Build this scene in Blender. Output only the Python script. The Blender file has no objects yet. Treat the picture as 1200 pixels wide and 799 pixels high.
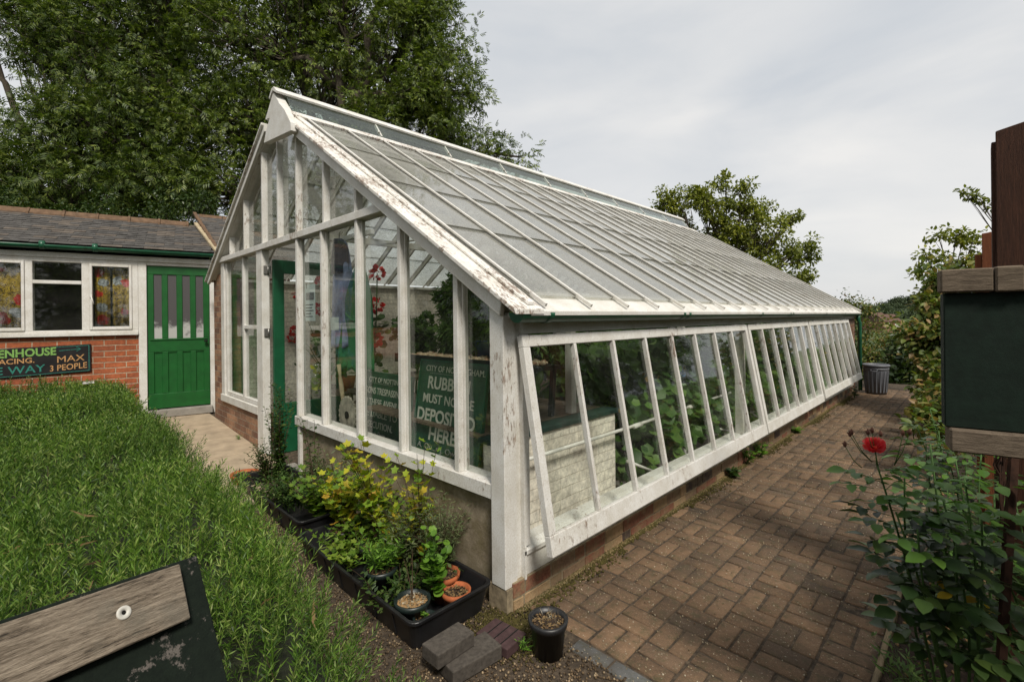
import bpy, bmesh, math, random
import numpy as np
from math import sin, cos, radians, pi, sqrt, atan2
from mathutils import Vector, Matrix

# ------------------------------------------------------------------ camera, sky, sun
S = bpy.context.scene
S.render.resolution_x, S.render.resolution_y = 1024, 681
FPX, YAW, ROLL, HY = 555.0, radians(44.5), radians(0.6), 372.5
CAM = Vector((1.81, -1.84, 1.6))
FW = Vector((-sin(YAW), cos(YAW), 0)); RT = Vector((cos(YAW), sin(YAW), 0)); UP = Vector((0, 0, 1))
cd = bpy.data.cameras.new('camera'); cam = bpy.data.objects.new('camera', cd); S.collection.objects.link(cam)
cd.sensor_width = 36.0; cd.lens = FPX / 1200 * 36; cd.shift_y = -(399.5 - HY) / 1200
cd.clip_start = 0.05; cd.clip_end = 3000
r_ = RT * cos(ROLL) - UP * sin(ROLL); u_ = RT * sin(ROLL) + UP * cos(ROLL)
m = Matrix((r_, u_, -FW)).transposed().to_4x4(); m.translation = CAM; cam.matrix_world = m
S.camera = cam

SUN_EL, SUN_AZ = radians(50), radians(117)      # azimuth measured clockwise from +Y: from +x, -y
W = bpy.data.worlds.new('World'); S.world = W; W.use_nodes = True
wn, wl = W.node_tree.nodes, W.node_tree.links
for n in list(wn): wn.remove(n)
out = wn.new('ShaderNodeOutputWorld')
sky = wn.new('ShaderNodeTexSky'); sky.sky_type = 'NISHITA'; sky.sun_disc = False
sky.sun_elevation = SUN_EL; sky.sun_rotation = SUN_AZ; sky.air_density = 1.0; sky.dust_density = 3.0
tc = wn.new('ShaderNodeTexCoord')
mp = wn.new('ShaderNodeMapping'); mp.inputs['Scale'].default_value = (1.0, 1.0, 3.2)
n1 = wn.new('ShaderNodeTexNoise'); n1.inputs['Scale'].default_value = 1.6; n1.inputs['Detail'].default_value = 7; n1.inputs['Roughness'].default_value = .5
n1.inputs['Distortion'].default_value = .5
rmp = wn.new('ShaderNodeValToRGB')
rmp.color_ramp.elements[0].position = .30; rmp.color_ramp.elements[0].color = (5.0, 5.35, 5.75, 1)
rmp.color_ramp.elements[1].position = .70; rmp.color_ramp.elements[1].color = (7.7, 7.55, 7.3, 1)
mx = wn.new('ShaderNodeMix'); mx.data_type = 'RGBA'; mx.inputs['Factor'].default_value = .9
bg = wn.new('ShaderNodeBackground'); bg.inputs['Strength'].default_value = .092
wl.new(tc.outputs['Generated'], mp.inputs['Vector']); wl.new(mp.outputs[0], n1.inputs['Vector']); wl.new(n1.outputs['Fac'], rmp.inputs[0])
wl.new(sky.outputs[0], mx.inputs[6]); wl.new(rmp.outputs[0], mx.inputs[7]); wl.new(mx.outputs[2], bg.inputs[0]); wl.new(bg.outputs[0], out.inputs[0])
sl = bpy.data.lights.new('sun', 'SUN'); sl.energy = 2.9; sl.angle = radians(12); sl.color = (1, .945, .85)
so = bpy.data.objects.new('sun', sl); S.collection.objects.link(so)
sd = Vector((sin(SUN_AZ) * cos(SUN_EL), cos(SUN_AZ) * cos(SUN_EL), sin(SUN_EL)))
so.rotation_euler = sd.to_track_quat('Z', 'Y').to_euler()
S.view_settings.view_transform = 'Standard'; S.view_settings.look = 'None'
S.view_settings.exposure = 0.38; S.view_settings.gamma = 1.0
S.cycles.max_bounces = 10; S.cycles.transparent_max_bounces = 48; S.cycles.diffuse_bounces = 4
S.cycles.use_denoising = True; S.cycles.caustics_reflective = False; S.cycles.caustics_refractive = False

# ------------------------------------------------------------------ helpers
random.seed(4); RNG = np.random.default_rng(7)
def at(px, py, d):
    """world point at depth d seen at photograph pixel (1200 wide)"""
    u, v = (px - 600) / FPX, (HY - py) / FPX
    c, s = cos(ROLL), sin(ROLL)
    return CAM + (FW + RT * (u * c + v * s) + UP * (-u * s + v * c)) * d
def on(px, py, ax, val):
    r = at(px, py, 1.0) - CAM
    return CAM + r * ((val - CAM[ax]) / r[ax])
def ground_z(x, y=0):
    return max(0.0, min(.38, (-x - 2.0) * .057)) if y < 1 else 0.0

PM = {}
def place(o, parent):
    if parent is not None:
        o.parent = parent
def empty(name, loc=(0, 0, 0), rz=0):
    o = bpy.data.objects.new(name, None); S.collection.objects.link(o)
    o.location = loc; o.rotation_euler = (0, 0, rz); o.empty_display_size = .1
    PM[o.name] = Matrix.Translation(Vector(loc)) @ Matrix.Rotation(rz, 4, 'Z')
    return o
def tag(o, label=None, cat=None, group=None, kind=None):
    if label: o['label'] = label
    if cat: o['category'] = cat
    if group: o['group'] = group
    if kind: o['kind'] = kind
    return o
def thing(name, label, cat, loc=(0, 0, 0), group=None, rz=0):
    return tag(empty(name, loc, rz), label, cat, group)
def origin(parent):
    return PM[parent.name] if parent is not None else Matrix.Identity(4)

class MB:
    """collects shapes in world coordinates (or in the parent's frame with local=True)"""
    def __init__(s): s.v = []; s.f = []; s.m = []; s.sm = []
    def add(s, vs, fs, mi=0, smooth=False):
        k = len(s.v); s.v += [tuple(v) for v in vs]
        for f in fs: s.f.append(tuple(i + k for i in f)); s.m.append(mi); s.sm.append(smooth)
    def box(s, x0, x1, y0, y1, z0, z1, mi=0):
        s.add([(x0,y0,z0),(x1,y0,z0),(x1,y1,z0),(x0,y1,z0),(x0,y0,z1),(x1,y0,z1),(x1,y1,z1),(x0,y1,z1)],
              [(0,3,2,1),(4,5,6,7),(0,1,5,4),(1,2,6,5),(2,3,7,6),(3,0,4,7)], mi)
    def obox(s, c, a, b, n, mi=0):
        """oriented box: centre and three half vectors"""
        c, a, b, n = Vector(c), Vector(a), Vector(b), Vector(n)
        if a.cross(b).dot(n) < 0: a = -a
        P = [c-a-b-n, c+a-b-n, c+a+b-n, c-a+b-n, c-a-b+n, c+a-b+n, c+a+b+n, c-a+b+n]
        s.add(P, [(0,3,2,1),(4,5,6,7),(0,1,5,4),(1,2,6,5),(2,3,7,6),(3,0,4,7)], mi)
    def beam(s, p0, p1, w, h, up=(0, 0, 1), mi=0):
        """bar from p0 to p1; w across, h along up"""
        p0, p1 = Vector(p0), Vector(p1); d = p1 - p0; dn = d.normalized(); up = Vector(up)
        side = dn.cross(up).normalized(); u2 = side.cross(dn)
        s.obox((p0 + p1) / 2, d / 2, side * w / 2, u2 * h / 2, mi)
    def prism(s, pts, axis, a, b, mi=0):
        """pts 2-D polygon extruded along axis from a to b"""
        n = len(pts)
        def mk(p, t):
            q = list(p); q.insert(axis, t); return tuple(q)
        vs = [mk(p, a) for p in pts] + [mk(p, b) for p in pts]
        fs = [tuple(range(n))[::-1], tuple(range(n, 2 * n))] + [(i, (i+1) % n, n + (i+1) % n, n + i) for i in range(n)]
        ar = sum(pts[i][0]*pts[(i+1)%n][1] - pts[(i+1)%n][0]*pts[i][1] for i in range(n))
        if (ar < 0) != (axis == 1) : fs = [f[::-1] for f in fs]
        if b < a: fs = [f[::-1] for f in fs]
        s.add(vs, fs, mi)
    def tube(s, pts, rad, n=8, mi=0, caps=True):
        pts = [Vector(p) for p in pts]
        if not hasattr(rad, '__len__'): rad = [rad] * len(pts)
        vs = []; prev = None
        for i, p in enumerate(pts):
            t = (pts[min(i+1, len(pts)-1)] - pts[max(i-1, 0)]).normalized()
            if prev is None: a = t.orthogonal().normalized()
            else: a = (prev - t * prev.dot(t)); a = a.normalized() if a.length > 1e-6 else t.orthogonal().normalized()
            prev = a; b = t.cross(a)
            for k in range(n):
                an = 2 * pi * k / n; vs.append(p + (a * cos(an) + b * sin(an)) * rad[i])
        fs = []
        for i in range(len(pts) - 1):
            for k in range(n):
                fs.append((i*n+k, i*n+(k+1)%n, (i+1)*n+(k+1)%n, (i+1)*n+k))
        if caps: fs += [tuple(range(n))[::-1], tuple(range((len(pts)-1)*n, len(pts)*n))]
        s.add(vs, fs, mi, True)
    def lathe(s, prof, n=24, c=(0, 0, 0), mi=0):
        """profile [(r,z)...] revolved round z"""
        vs = [(c[0]+r*cos(2*pi*k/n), c[1]+r*sin(2*pi*k/n), c[2]+z) for r, z in prof for k in range(n)]
        fs = [(i*n+k, i*n+(k+1)%n, (i+1)*n+(k+1)%n, (i+1)*n+k) for i in range(len(prof)-1) for k in range(n)]
        s.add(vs, fs, mi, True)
    def build(s, name, mats, parent=None, local=False, bevel=0, seg=1):
        V = s.v
        if parent is not None and not local:
            inv = origin(parent).inverted(); V = [tuple(inv @ Vector(v)) for v in V]
        me = bpy.data.meshes.new(name); me.from_pydata(V, [], s.f)
        me.polygons.foreach_set('material_index', s.m); me.polygons.foreach_set('use_smooth', s.sm)
        for mt in (mats if isinstance(mats, (list, tuple)) else [mats]): me.materials.append(mt)
        me.update()
        o = bpy.data.objects.new(name, me); S.collection.objects.link(o); place(o, parent)
        PM[o.name] = origin(parent)
        if bevel:
            b = o.modifiers.new('bevel', 'BEVEL'); b.width = bevel; b.segments = seg; b.limit_method = 'ANGLE'; b.angle_limit = radians(40)
        return o

def npmesh(name, V, F, mats, parent=None, mi=None, smooth=False):
    """V (n,3), F (m,k) all faces with the same vertex count; world coordinates"""
    V = np.asarray(V, dtype=np.float32); F = np.asarray(F, dtype=np.int32)
    if parent is not None:
        M = np.array(origin(parent).inverted()); V = (V @ M[:3, :3].T + M[:3, 3]).astype(np.float32)
    me = bpy.data.meshes.new(name)
    me.vertices.add(len(V)); me.vertices.foreach_set('co', V.ravel())
    me.loops.add(F.size); me.loops.foreach_set('vertex_index', F.ravel())
    me.polygons.add(len(F)); me.polygons.foreach_set('loop_start', np.arange(0, F.size, F.shape[1], dtype=np.int32))
    me.polygons.foreach_set('loop_total', np.full(len(F), F.shape[1], dtype=np.int32))
    for mt in (mats if isinstance(mats, (list, tuple)) else [mats]): me.materials.append(mt)
    if mi is not None: me.polygons.foreach_set('material_index', np.asarray(mi, dtype=np.int32))
    if smooth: me.polygons.foreach_set('use_smooth', np.ones(len(F), dtype=bool))
    me.update(calc_edges=True); me.validate()
    o = bpy.data.objects.new(name, me); S.collection.objects.link(o); place(o, parent); PM[o.name] = origin(parent)
    return o

def norm(a): return a / np.maximum(np.linalg.norm(a, axis=-1, keepdims=True), 1e-9)
def frames(axis, nrm):
    """per item rotation: columns side, axis, normal"""
    a = norm(axis); s = norm(np.cross(a, nrm)); n = np.cross(s, a)
    return np.stack([s, a, n], axis=-1)
def instance(tv, tf, pos, axis, nrm, scale):
    tv = np.asarray(tv, float); tf = np.asarray(tf, int)
    R = frames(np.asarray(axis, float), np.asarray(nrm, float)); sc = np.broadcast_to(np.asarray(scale, float), (len(pos),))
    V = np.einsum('nij,vj->nvi', R, tv) * sc[:, None, None] + np.asarray(pos)[:, None, :]
    F = tf[None] + (np.arange(len(pos)) * len(tv))[:, None, None]
    return V.reshape(-1, 3), F.reshape(-1, tf.shape[1])
def merge(parts):
    Vs, Fs, k = [], [], 0
    for V, F in parts:
        Vs.append(V); Fs.append(F + k); k += len(V)
    return np.concatenate(Vs), np.concatenate(Fs)

# leaf templates lie in x (side), y (tip), z (normal); all quads
def leaf_oval(w=.5, fold=.12, droop=.1):
    return ([(0,0,0),(w*.5,.42,fold),(0,1,-droop),(-w*.5,.42,fold)], [(0,1,2,3)])
def leaf_fold(w=.5, fold=.1, droop=.15):
    v = [(0,0,0),(w*.36,.22,fold*.8),(w*.5,.5,fold*.7),(w*.3,.8,-.02),(0,1,-droop),(-w*.3,.8,-.02),(-w*.5,.5,fold*.7),(-w*.36,.22,fold*.8),(0,.5,0)]
    return (v, [(0,1,2,8),(8,2,3,4),(8,4,5,6),(0,8,6,7)])
def leaf_lobed(lobes=5, deep=.45, cup=.12):
    v = [(0,.28,0)]; n = lobes * 2; f = []
    ring = [(0,0,.02)]
    for i in range(1, n):
        a = -pi/2 + 2*pi*i/n
        r = (.55 if i % 2 else .55*(1-deep))
        ring.append((cos(a)*r, .45+sin(a)*r, cup*r + (0.03 if i % 2 else -.02)))
    v += ring; N = len(ring)
    for i in range(0, N, 2):
        f.append((0, 1+i, 1+(i+1) % N, 1+(i+2) % N))
    return (v, f)
def leaf_pinnate(k=3, w=.12, L=.42):
    vs, fs = [], []; q = leaf_oval(w / L, .08, .15)[0]
    def put(y, ang, s):
        c, sn = cos(ang), sin(ang); k0 = len(vs)
        for x, yy, z in q:
            x, yy, z = x * s, yy * s, z * s
            vs.append((c * x + sn * yy, y - sn * x + c * yy, z - .25 * abs(sn * yy) - .12 * y * y))
        fs.append(tuple(k0 + i for i in range(4)))
    for i in range(k):
        y = .15 + .5 * i / k
        put(y, radians(60), L); put(y + .04, radians(-60), L)
    put(.6, 0, L)
    return (vs, fs)
def needle_shoot(n=28, nl=.2, nw=.022, seed=0, L=1.0):
    rg = np.random.default_rng(seed); vs, fs = [], []
    def quad(a, b, w, side):
        side = side / np.linalg.norm(side) * w; k = len(vs)
        vs.extend([a, (a + b) / 2 + side, b, (a + b) / 2 - side]); fs.append((k, k + 1, k + 2, k + 3))
    for i in range(n):
        t = .06 + .94 * i / n; an = i * 2.4 + rg.random() * .6
        phi = radians(62 - 30 * t + rg.random() * 14 - 7); l = nl * (1.1 - .5 * t) * (.75 + .5 * rg.random())
        d = np.array([cos(an) * sin(phi), cos(phi), sin(an) * sin(phi)]); a = np.array([0, t * L, 0.])
        quad(a, a + d * l, nw, np.cross(d, [rg.normal(), .3, rg.normal()]))
    o, e = np.zeros(3), np.array([0, L, 0.])
    quad(o, e, nw * .8, np.array([1., 0, 0])); quad(o, e, nw * .8, np.array([0, 0, 1.]))
    return (vs, fs)

# ------------------------------------------------------------------ materials
class NM:
    def __init__(s, name):
        s.mat = bpy.data.materials.new(name); s.mat.use_nodes = True
        s.n, s.l = s.mat.node_tree.nodes, s.mat.node_tree.links
        s.b = s.n['Principled BSDF']; s.out = s.n['Material Output']; s._tc = None
    def new(s, t, **kw):
        x = s.n.new(t)
        for k, v in kw.items():
            if hasattr(x, k): setattr(x, k, v)
        return x
    def set(s, node, key, v):
        i = node.inputs[key]
        if hasattr(v, 'is_output'): s.l.new(v, i)
        else: i.default_value = v
    def obj(s, scale=None):
        if s._tc is None: s._tc = s.n.new('ShaderNodeTexCoord').outputs['Object']
        if scale is None: return s._tc
        mp = s.n.new('ShaderNodeMapping'); s.l.new(s._tc, mp.inputs[0]); mp.inputs['Scale'].default_value = scale; return mp.outputs[0]
    def noise(s, scale, detail=5, rough=.55, vec=None, dist=0):
        x = s.n.new('ShaderNodeTexNoise'); x.inputs['Scale'].default_value = scale; x.inputs['Detail'].default_value = detail
        x.inputs['Roughness'].default_value = rough; x.inputs['Distortion'].default_value = dist
        s.l.new(vec if vec is not None else s.obj(), x.inputs['Vector']); return x.outputs['Fac']
    def ramp(s, fac, stops, interp='LINEAR'):
        x = s.n.new('ShaderNodeValToRGB'); cr = x.color_ramp; cr.interpolation = interp
        while len(cr.elements) < len(stops): cr.elements.new(.5)
        for e, (p, c) in zip(cr.elements, stops):
            e.position = p; e.color = (*c, 1) if hasattr(c, '__len__') else (c, c, c, 1)
        s.l.new(fac, x.inputs[0]); return x.outputs[0]
    def math(s, op, a, b=None, c=None):
        x = s.n.new('ShaderNodeMath'); x.operation = op
        for i, v in enumerate([a, b, c]):
            if v is None: continue
            if hasattr(v, 'is_output'): s.l.new(v, x.inputs[i])
            else: x.inputs[i].default_value = v
        return x.outputs[0]
    def mix(s, fac, a, b, mode='MIX'):
        x = s.n.new('ShaderNodeMix'); x.data_type = 'RGBA'; x.blend_type = mode
        for i, v in ((0, fac), (6, a), (7, b)):
            if hasattr(v, 'is_output'): s.l.new(v, x.inputs[i])
            else: x.inputs[i].default_value = (*v, 1) if hasattr(v, '__len__') else v
        return x.outputs[2]
    def col(s, v): s.set(s.b, 'Base Color', v if hasattr(v, 'is_output') else (*v, 1))
    def rough(s, v): s.set(s.b, 'Roughness', v)
    def bump(s, h, strength=.4, dist=.004):
        x = s.n.new('ShaderNodeBump'); x.inputs['Strength'].default_value = strength; x.inputs['Distance'].default_value = dist
        s.l.new(h, x.inputs['Height']); s.l.new(x.outputs[0], s.b.inputs['Normal'])
    def sep(s, v=None):
        x = s.n.new('ShaderNodeSeparateXYZ'); s.l.new(v if v is not None else s.obj(), x.inputs[0]); return x.outputs
    def comb(s, x, y, z=0):
        c = s.n.new('ShaderNodeCombineXYZ')
        for i, v in enumerate((x, y, z)):
            if hasattr(v, 'is_output'): s.l.new(v, c.inputs[i])
            else: c.inputs[i].default_value = v
        return c.outputs[0]

def white_paint(name, wear=.42, base=(.66, .63, .58), stretch=(1, 1, .28)):
    t = NM(name); v = t.obj(stretch)
    small = t.noise(60, 6, .7, v, .4); big = t.noise(3.1, 3, .5)
    k = t.math('ADD', t.math('MULTIPLY', small, .62), t.math('MULTIPLY', big, .38))
    chip = t.ramp(k, [(wear, 1.0), (wear + .015, 0.0)])
    edge = t.ramp(k, [(wear - .0, 1.0), (wear + .05, 0.0)])
    wood = t.ramp(t.noise(90, 3, .5, t.obj((1, 1, .2))), [(.3, (.17, .13, .105)), (.75, (.46, .37, .30))])
    dirt = t.ramp(t.noise(7, 6, .6), [(.35, (.84, .82, .78)), (.62, (1, 1, 1))])
    dirt2 = t.ramp(t.noise(120, 2, .5), [(.35, (.86, .84, .80)), (.6, (1, 1, 1))])
    paint = t.mix(1.0, t.mix(1.0, base, dirt, 'MULTIPLY'), dirt2, 'MULTIPLY')
    paint = t.mix(t.math('MULTIPLY', edge, .35), paint, (.40, .34, .27))
    t.col(t.mix(chip, paint, wood)); t.rough(.6)
    t.bump(t.math('ADD', t.math('MULTIPLY', chip, -1.0), t.math('MULTIPLY', small, .25)), .55, .002)
    return t.mat
def brick_mat(name, axis, c1, c2, mortar, w=.225, h=.075, white=False, off=0.0, grime=None, ms=.010):
    t = NM(name); x, y, z = t.sep()
    u = x if axis == 0 else y
    wob = t.math('MULTIPLY', t.math('SUBTRACT', t.noise(9, 3, .6), .5), .012)
    vec = t.comb(t.math('ADD', u, wob), t.math('ADD', t.math('ADD', z, off), wob))
    br = t.new('ShaderNodeTexBrick'); t.l.new(vec, br.inputs['Vector'])
    br.inputs['Scale'].default_value = 1; br.inputs['Brick Width'].default_value = w; br.inputs['Row Height'].default_value = h
    br.inputs['Mortar Size'].default_value = ms * .5; br.inputs['Mortar Smooth'].default_value = .25; br.inputs['Bias'].default_value = -.1
    for k, c in (('Color1', c1), ('Color2', c2), ('Mortar', mortar)): br.inputs[k].default_value = (*c, 1)
    nz = t.noise(30, 6, .65)
    c = t.mix(1.0, br.outputs['Color'], t.ramp(nz, [(.3, (.62, .60, .58)), (.7, (1.25, 1.2, 1.15))]), 'MULTIPLY')
    big = t.ramp(t.noise(2.2, 4, .6), [(.35, (.7, .68, .66)), (.65, (1.1, 1.1, 1.08))])
    c = t.mix(1.0, c, big, 'MULTIPLY')
    if grime:
        c = t.mix(t.ramp(t.noise(6, 6, .7), [(.5, 0.0), (.68, .8)]), c, grime)
    t.col(c); t.rough(.9)
    t.bump(t.math('ADD', t.math('MULTIPLY', br.outputs['Fac'], -1.0), t.math('MULTIPLY', nz, .35)), .8, .008 if not white else .006)
    return t.mat
def plain(name, col, rough=.6, var=.25, scale=20, metal=0, bump=.0, spec=None):
    t = NM(name); nz = t.noise(scale, 5, .6)
    a = tuple(c * (1 - var) for c in col); b = tuple(c * (1 + var) for c in col)
    t.col(t.ramp(nz, [(.3, a), (.7, b)])); t.rough(rough); t.b.inputs['Metallic'].default_value = metal; t.b.inputs['Specular IOR Level'].default_value = .25 if rough > .55 else .5
    if bump: t.bump(nz, bump, .003)
    return t.mat
def leafmat(name, cols, rough=.5, trans=.3):
    t = NM(name); g = t.n.new('ShaderNodeNewGeometry')
    n = len(cols); c = t.ramp(g.outputs['Random Per Island'], [(i / max(1, n - 1), cc) for i, cc in enumerate(cols)])
    big = t.ramp(t.noise(1.3, 3, .5), [(.35, (.72, .75, .7)), (.65, (1.2, 1.15, 1.0))])
    c = t.mix(1.0, c, big, 'MULTIPLY')
    t.col(c); t.rough(rough); t.b.inputs['Specular IOR Level'].default_value = .35
    tr = t.new('ShaderNodeBsdfTranslucent'); t.l.new(t.mix(1.0, c, (1.2, 1.35, .6), 'MULTIPLY'), tr.inputs[0])
    ms = t.new('ShaderNodeMixShader'); ms.inputs[0].default_value = trans
    t.l.new(t.b.outputs[0], ms.inputs[1]); t.l.new(tr.outputs[0], ms.inputs[2]); t.l.new(ms.outputs[0], t.out.inputs[0])
    return t.mat
def glass_mat(name, dirt=.06, dirtvar=.1, tint=(.955, .97, .955), dcol=(.55, .55, .50), grad=None, boost=1.0, vary=0.0):
    t = NM(name); t.n.remove(t.b)
    g = t.n.new('ShaderNodeNewGeometry')
    dp = t.n.new('ShaderNodeVectorMath'); dp.operation = 'DOT_PRODUCT'
    t.l.new(g.outputs['Normal'], dp.inputs[0]); t.l.new(g.outputs['Incoming'], dp.inputs[1])
    c = t.math('ABSOLUTE', dp.outputs['Value']); om = t.math('SUBTRACT', 1.0, c)
    F = t.math('MULTIPLY_ADD', t.math('POWER', om, 5.0), .96, .04 * boost)
    tr = t.new('ShaderNodeBsdfTransparent'); tr.inputs[0].default_value = (*tint, 1)
    gl = t.new('ShaderNodeBsdfGlossy'); gl.inputs['Roughness'].default_value = .03; gl.inputs['Color'].default_value = (1, 1, 1, 1)
    bp = t.new('ShaderNodeBump'); bp.inputs['Strength'].default_value = .06; bp.inputs['Distance'].default_value = .01
    t.l.new(t.noise(5, 2, .5), bp.inputs['Height']); t.l.new(bp.outputs[0], gl.inputs['Normal'])
    m1 = t.new('ShaderNodeMixShader'); t.l.new(F, m1.inputs[0]); t.l.new(tr.outputs[0], m1.inputs[1]); t.l.new(gl.outputs[0], m1.inputs[2])
    df = t.new('ShaderNodeBsdfDiffuse'); df.inputs[0].default_value = (*dcol, 1)
    tl = t.new('ShaderNodeBsdfTranslucent'); tl.inputs[0].default_value = (*dcol, 1)
    m0 = t.new('ShaderNodeMixShader'); m0.inputs[0].default_value = .5; t.l.new(df.outputs[0], m0.inputs[1]); t.l.new(tl.outputs[0], m0.inputs[2])
    nz = t.math('ADD', t.math('MULTIPLY', t.noise(26, 6, .7), .5), t.math('MULTIPLY', t.noise(2.4, 4, .6), .5))
    f = t.ramp(nz, [(.38, max(0, dirt - dirtvar * .5)), (.66, dirt + dirtvar)])
    if vary: f = t.math('MULTIPLY', f, t.math('MULTIPLY_ADD', g.outputs['Random Per Island'], vary, 1.0 - vary * .5))
    m2 = t.new('ShaderNodeMixShader'); t.l.new(f, m2.inputs[0]); t.l.new(m1.outputs[0], m2.inputs[1]); t.l.new(m0.outputs[0], m2.inputs[2])
    t.l.new(m2.outputs[0], t.out.inputs[0]); return t.mat
def wood_mat(name, dark, light, stretch=(1, 18, 18), rough=.85, patches=None):
    t = NM(name); v = t.obj(stretch); nz = t.noise(5, 8, .65, v, .6); fine = t.noise(26, 4, .6, v)
    k = t.math('ADD', t.math('MULTIPLY', nz, .65), t.math('MULTIPLY', fine, .35))
    c = t.ramp(k, [(.3, dark), (.52, tuple((a + b) / 2 for a, b in zip(dark, light))), (.7, light)])
    if patches: c = t.mix(t.ramp(t.math('ADD', t.math('MULTIPLY', t.noise(22, 7, .75), .6), t.math('MULTIPLY', t.noise(7, 2, .5), .4)), [(.545, 0.0), (.575, .8)]), c, patches[0])
    t.col(c); t.rough(rough); t.b.inputs['Specular IOR Level'].default_value = .2; t.bump(k, .8, .004); return t.mat

M = {}
M['paint'] = white_paint('white_paint_worn', .385, (.71, .70, .675))
M['paint_bad'] = white_paint('white_paint_peeling', .45, (.78, .765, .735), (.35, 1, .5))
M['paint_ok'] = white_paint('white_paint_sound', .33, (.71, .70, .67))
M['paint_shed'] = white_paint('white_paint_shed', .30, (.71, .695, .665))
M['brick_side'] = brick_mat('brick_plinth', 1, (.20, .085, .05), (.075, .045, .04), (.26, .22, .15), grime=(.28, .22, .10), off=.024)
M['brick_x'] = brick_mat('brick_mixed', 0, (.44, .25, .15), (.15, .065, .045), (.36, .31, .24), off=.0, grime=(.20, .13, .08))
M['brick_y'] = brick_mat('brick_mixed_side', 1, (.24, .10, .06), (.16, .08, .055), (.34, .30, .24))
M['brick_shed'] = brick_mat('brick_orange', 0, (.42, .12, .045), (.29, .085, .04), (.46, .38, .28), w=.23, h=.076, off=.004, ms=.012)
M['brick_white_y'] = brick_mat('brick_whitewashed', 1, (.82, .79, .73), (.78, .75, .68), (.60, .56, .49), white=True, ms=.006)
M['brick_white_x'] = brick_mat('brick_whitewashed_end', 0, (.82, .79, .73), (.78, .75, .68), (.60, .56, .49), white=True, ms=.006)
t = NM('cement_render'); a = t.noise(9, 7, .65); z = t.sep()[2]
mos = t.math('MULTIPLY', t.ramp(t.noise(6, 6, .7), [(.42, 0.0), (.6, 1.0)]), .75)
t.col(t.mix(mos, t.ramp(a, [(.3, (.14, .105, .065)), (.7, (.37, .31, .22))]), (.15, .12, .055))); t.rough(.95); t.bump(t.noise(60, 5, .7), .6, .006); M['render'] = t.mat
M['green_gutter'] = plain('green_gutter_paint', (.010, .085, .040), .35, .35, 12)
M['green_door'] = plain('green_door_paint', (.005, .085, .013), .45, .22, 9, bump=.15)
M['green_door2'] = plain('dark_green_door_paint', (.006, .075, .030), .45, .2, 9)
M['glass'] = glass_mat('window_glass', .005, .022)
M['glass_roof'] = glass_mat('dusty_roof_glass', .30, .20, tint=(.93,.94,.91), dcol=(.55, .54, .505), vary=.9)
M['glass_vent'] = glass_mat('green_tinted_vent_glass', .03, .14, tint=(.86, .90, .86), dcol=(.34, .36, .32))
M['glass_shed'] = glass_mat('shed_glass', .004, .01, boost=2.2)
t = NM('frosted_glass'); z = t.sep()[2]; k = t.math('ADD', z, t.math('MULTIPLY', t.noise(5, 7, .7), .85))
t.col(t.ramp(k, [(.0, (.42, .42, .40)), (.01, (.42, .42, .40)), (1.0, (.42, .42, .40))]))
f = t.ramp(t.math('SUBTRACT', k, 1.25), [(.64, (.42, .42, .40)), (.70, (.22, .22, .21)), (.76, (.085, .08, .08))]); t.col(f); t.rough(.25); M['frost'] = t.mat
M['dark'] = plain('dark_interior', (.012, .011, .010), .95)
M['black_plastic'] = plain('black_plastic', (.012, .012, .013), .42, .35, 14)
M['pot_green'] = plain('dark_green_pot_plastic', (.012, .020, .018), .4, .3, 16)
M['terracotta'] = plain('terracotta', (.36, .105, .04), .8, .25, 18, bump=.3)
M['soil'] = plain('potting_soil', (.035, .024, .017), 1, .6, 60, bump=1.0)
M['chips'] = plain('bark_chips', (.28, .17, .075), .9, .5, 60, bump=1.0)
M['bin'] = plain('grey_bin_plastic', (.12, .125, .14), .5, .15, 5)
M['slate'] = plain('slate', (.075, .070, .065), .85, .5, 11, bump=.6)
M['ridge_tile'] = plain('clay_ridge_tile', (.13, .080, .048), .9, .35, 14, bump=.5)
M['mortar'] = plain('lime_mortar', (.38, .31, .20), .95, .25, 18, bump=.6)
M['block'] = plain('dark_grey_block', (.070, .060, .050), .92, .35, 55, bump=.7)
M['block2'] = plain('purple_brown_paver', (.060, .034, .034), .7, .3, 30, bump=.4)
M['timber_grey'] = wood_mat('weathered_timber', (.050, .036, .025), (.23, .18, .13), (4, 26, 30))
M['timber_lid'] = None
M['green_board'] = wood_mat('dark_green_board', (.004, .007, .005), (.010, .016, .010), (3, 12, 12), .9, ((.15, .13, .115), 0))
M['green_panel'] = plain('dark_green_panel', (.005, .013, .008), .75, .3, 25, bump=.5)
M['fence'] = wood_mat('brown_stained_fence', (.018, .008, .005), (.080, .033, .018), (26, 26, 2.0), .7)
M['fence_red'] = wood_mat('red_brown_fence', (.10, .030, .012), (.20, .07, .03), (26, 26, 2.0), .75)
M['rust'] = plain('rusty_iron', (.038, .017, .010), .85, .5, 40, bump=.7)
M['steel'] = plain('dull_steel', (.30, .29, .27), .4, .2, 30, metal=.8)
M['bark'] = wood_mat('bark', (.035, .028, .020), (.12, .10, .075), (8, 8, 1.5), .95)
M['twig'] = plain('twig', (.075, .05, .03), .9, .4, 30)
M['green_stem'] = plain('green_stem', (.05, .10, .025), .7, .3, 20)
M['slab'] = plain('concrete_slab', (.36, .285, .20), .95, .22, 6, bump=.4)
M['edge_board'] = wood_mat('mossy_edging', (.10, .075, .045), (.27, .21, .13), (20, 2, 20))
M['concrete'] = plain('concrete', (.27, .25, .22), .95, .2, 8, bump=.4)

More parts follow.
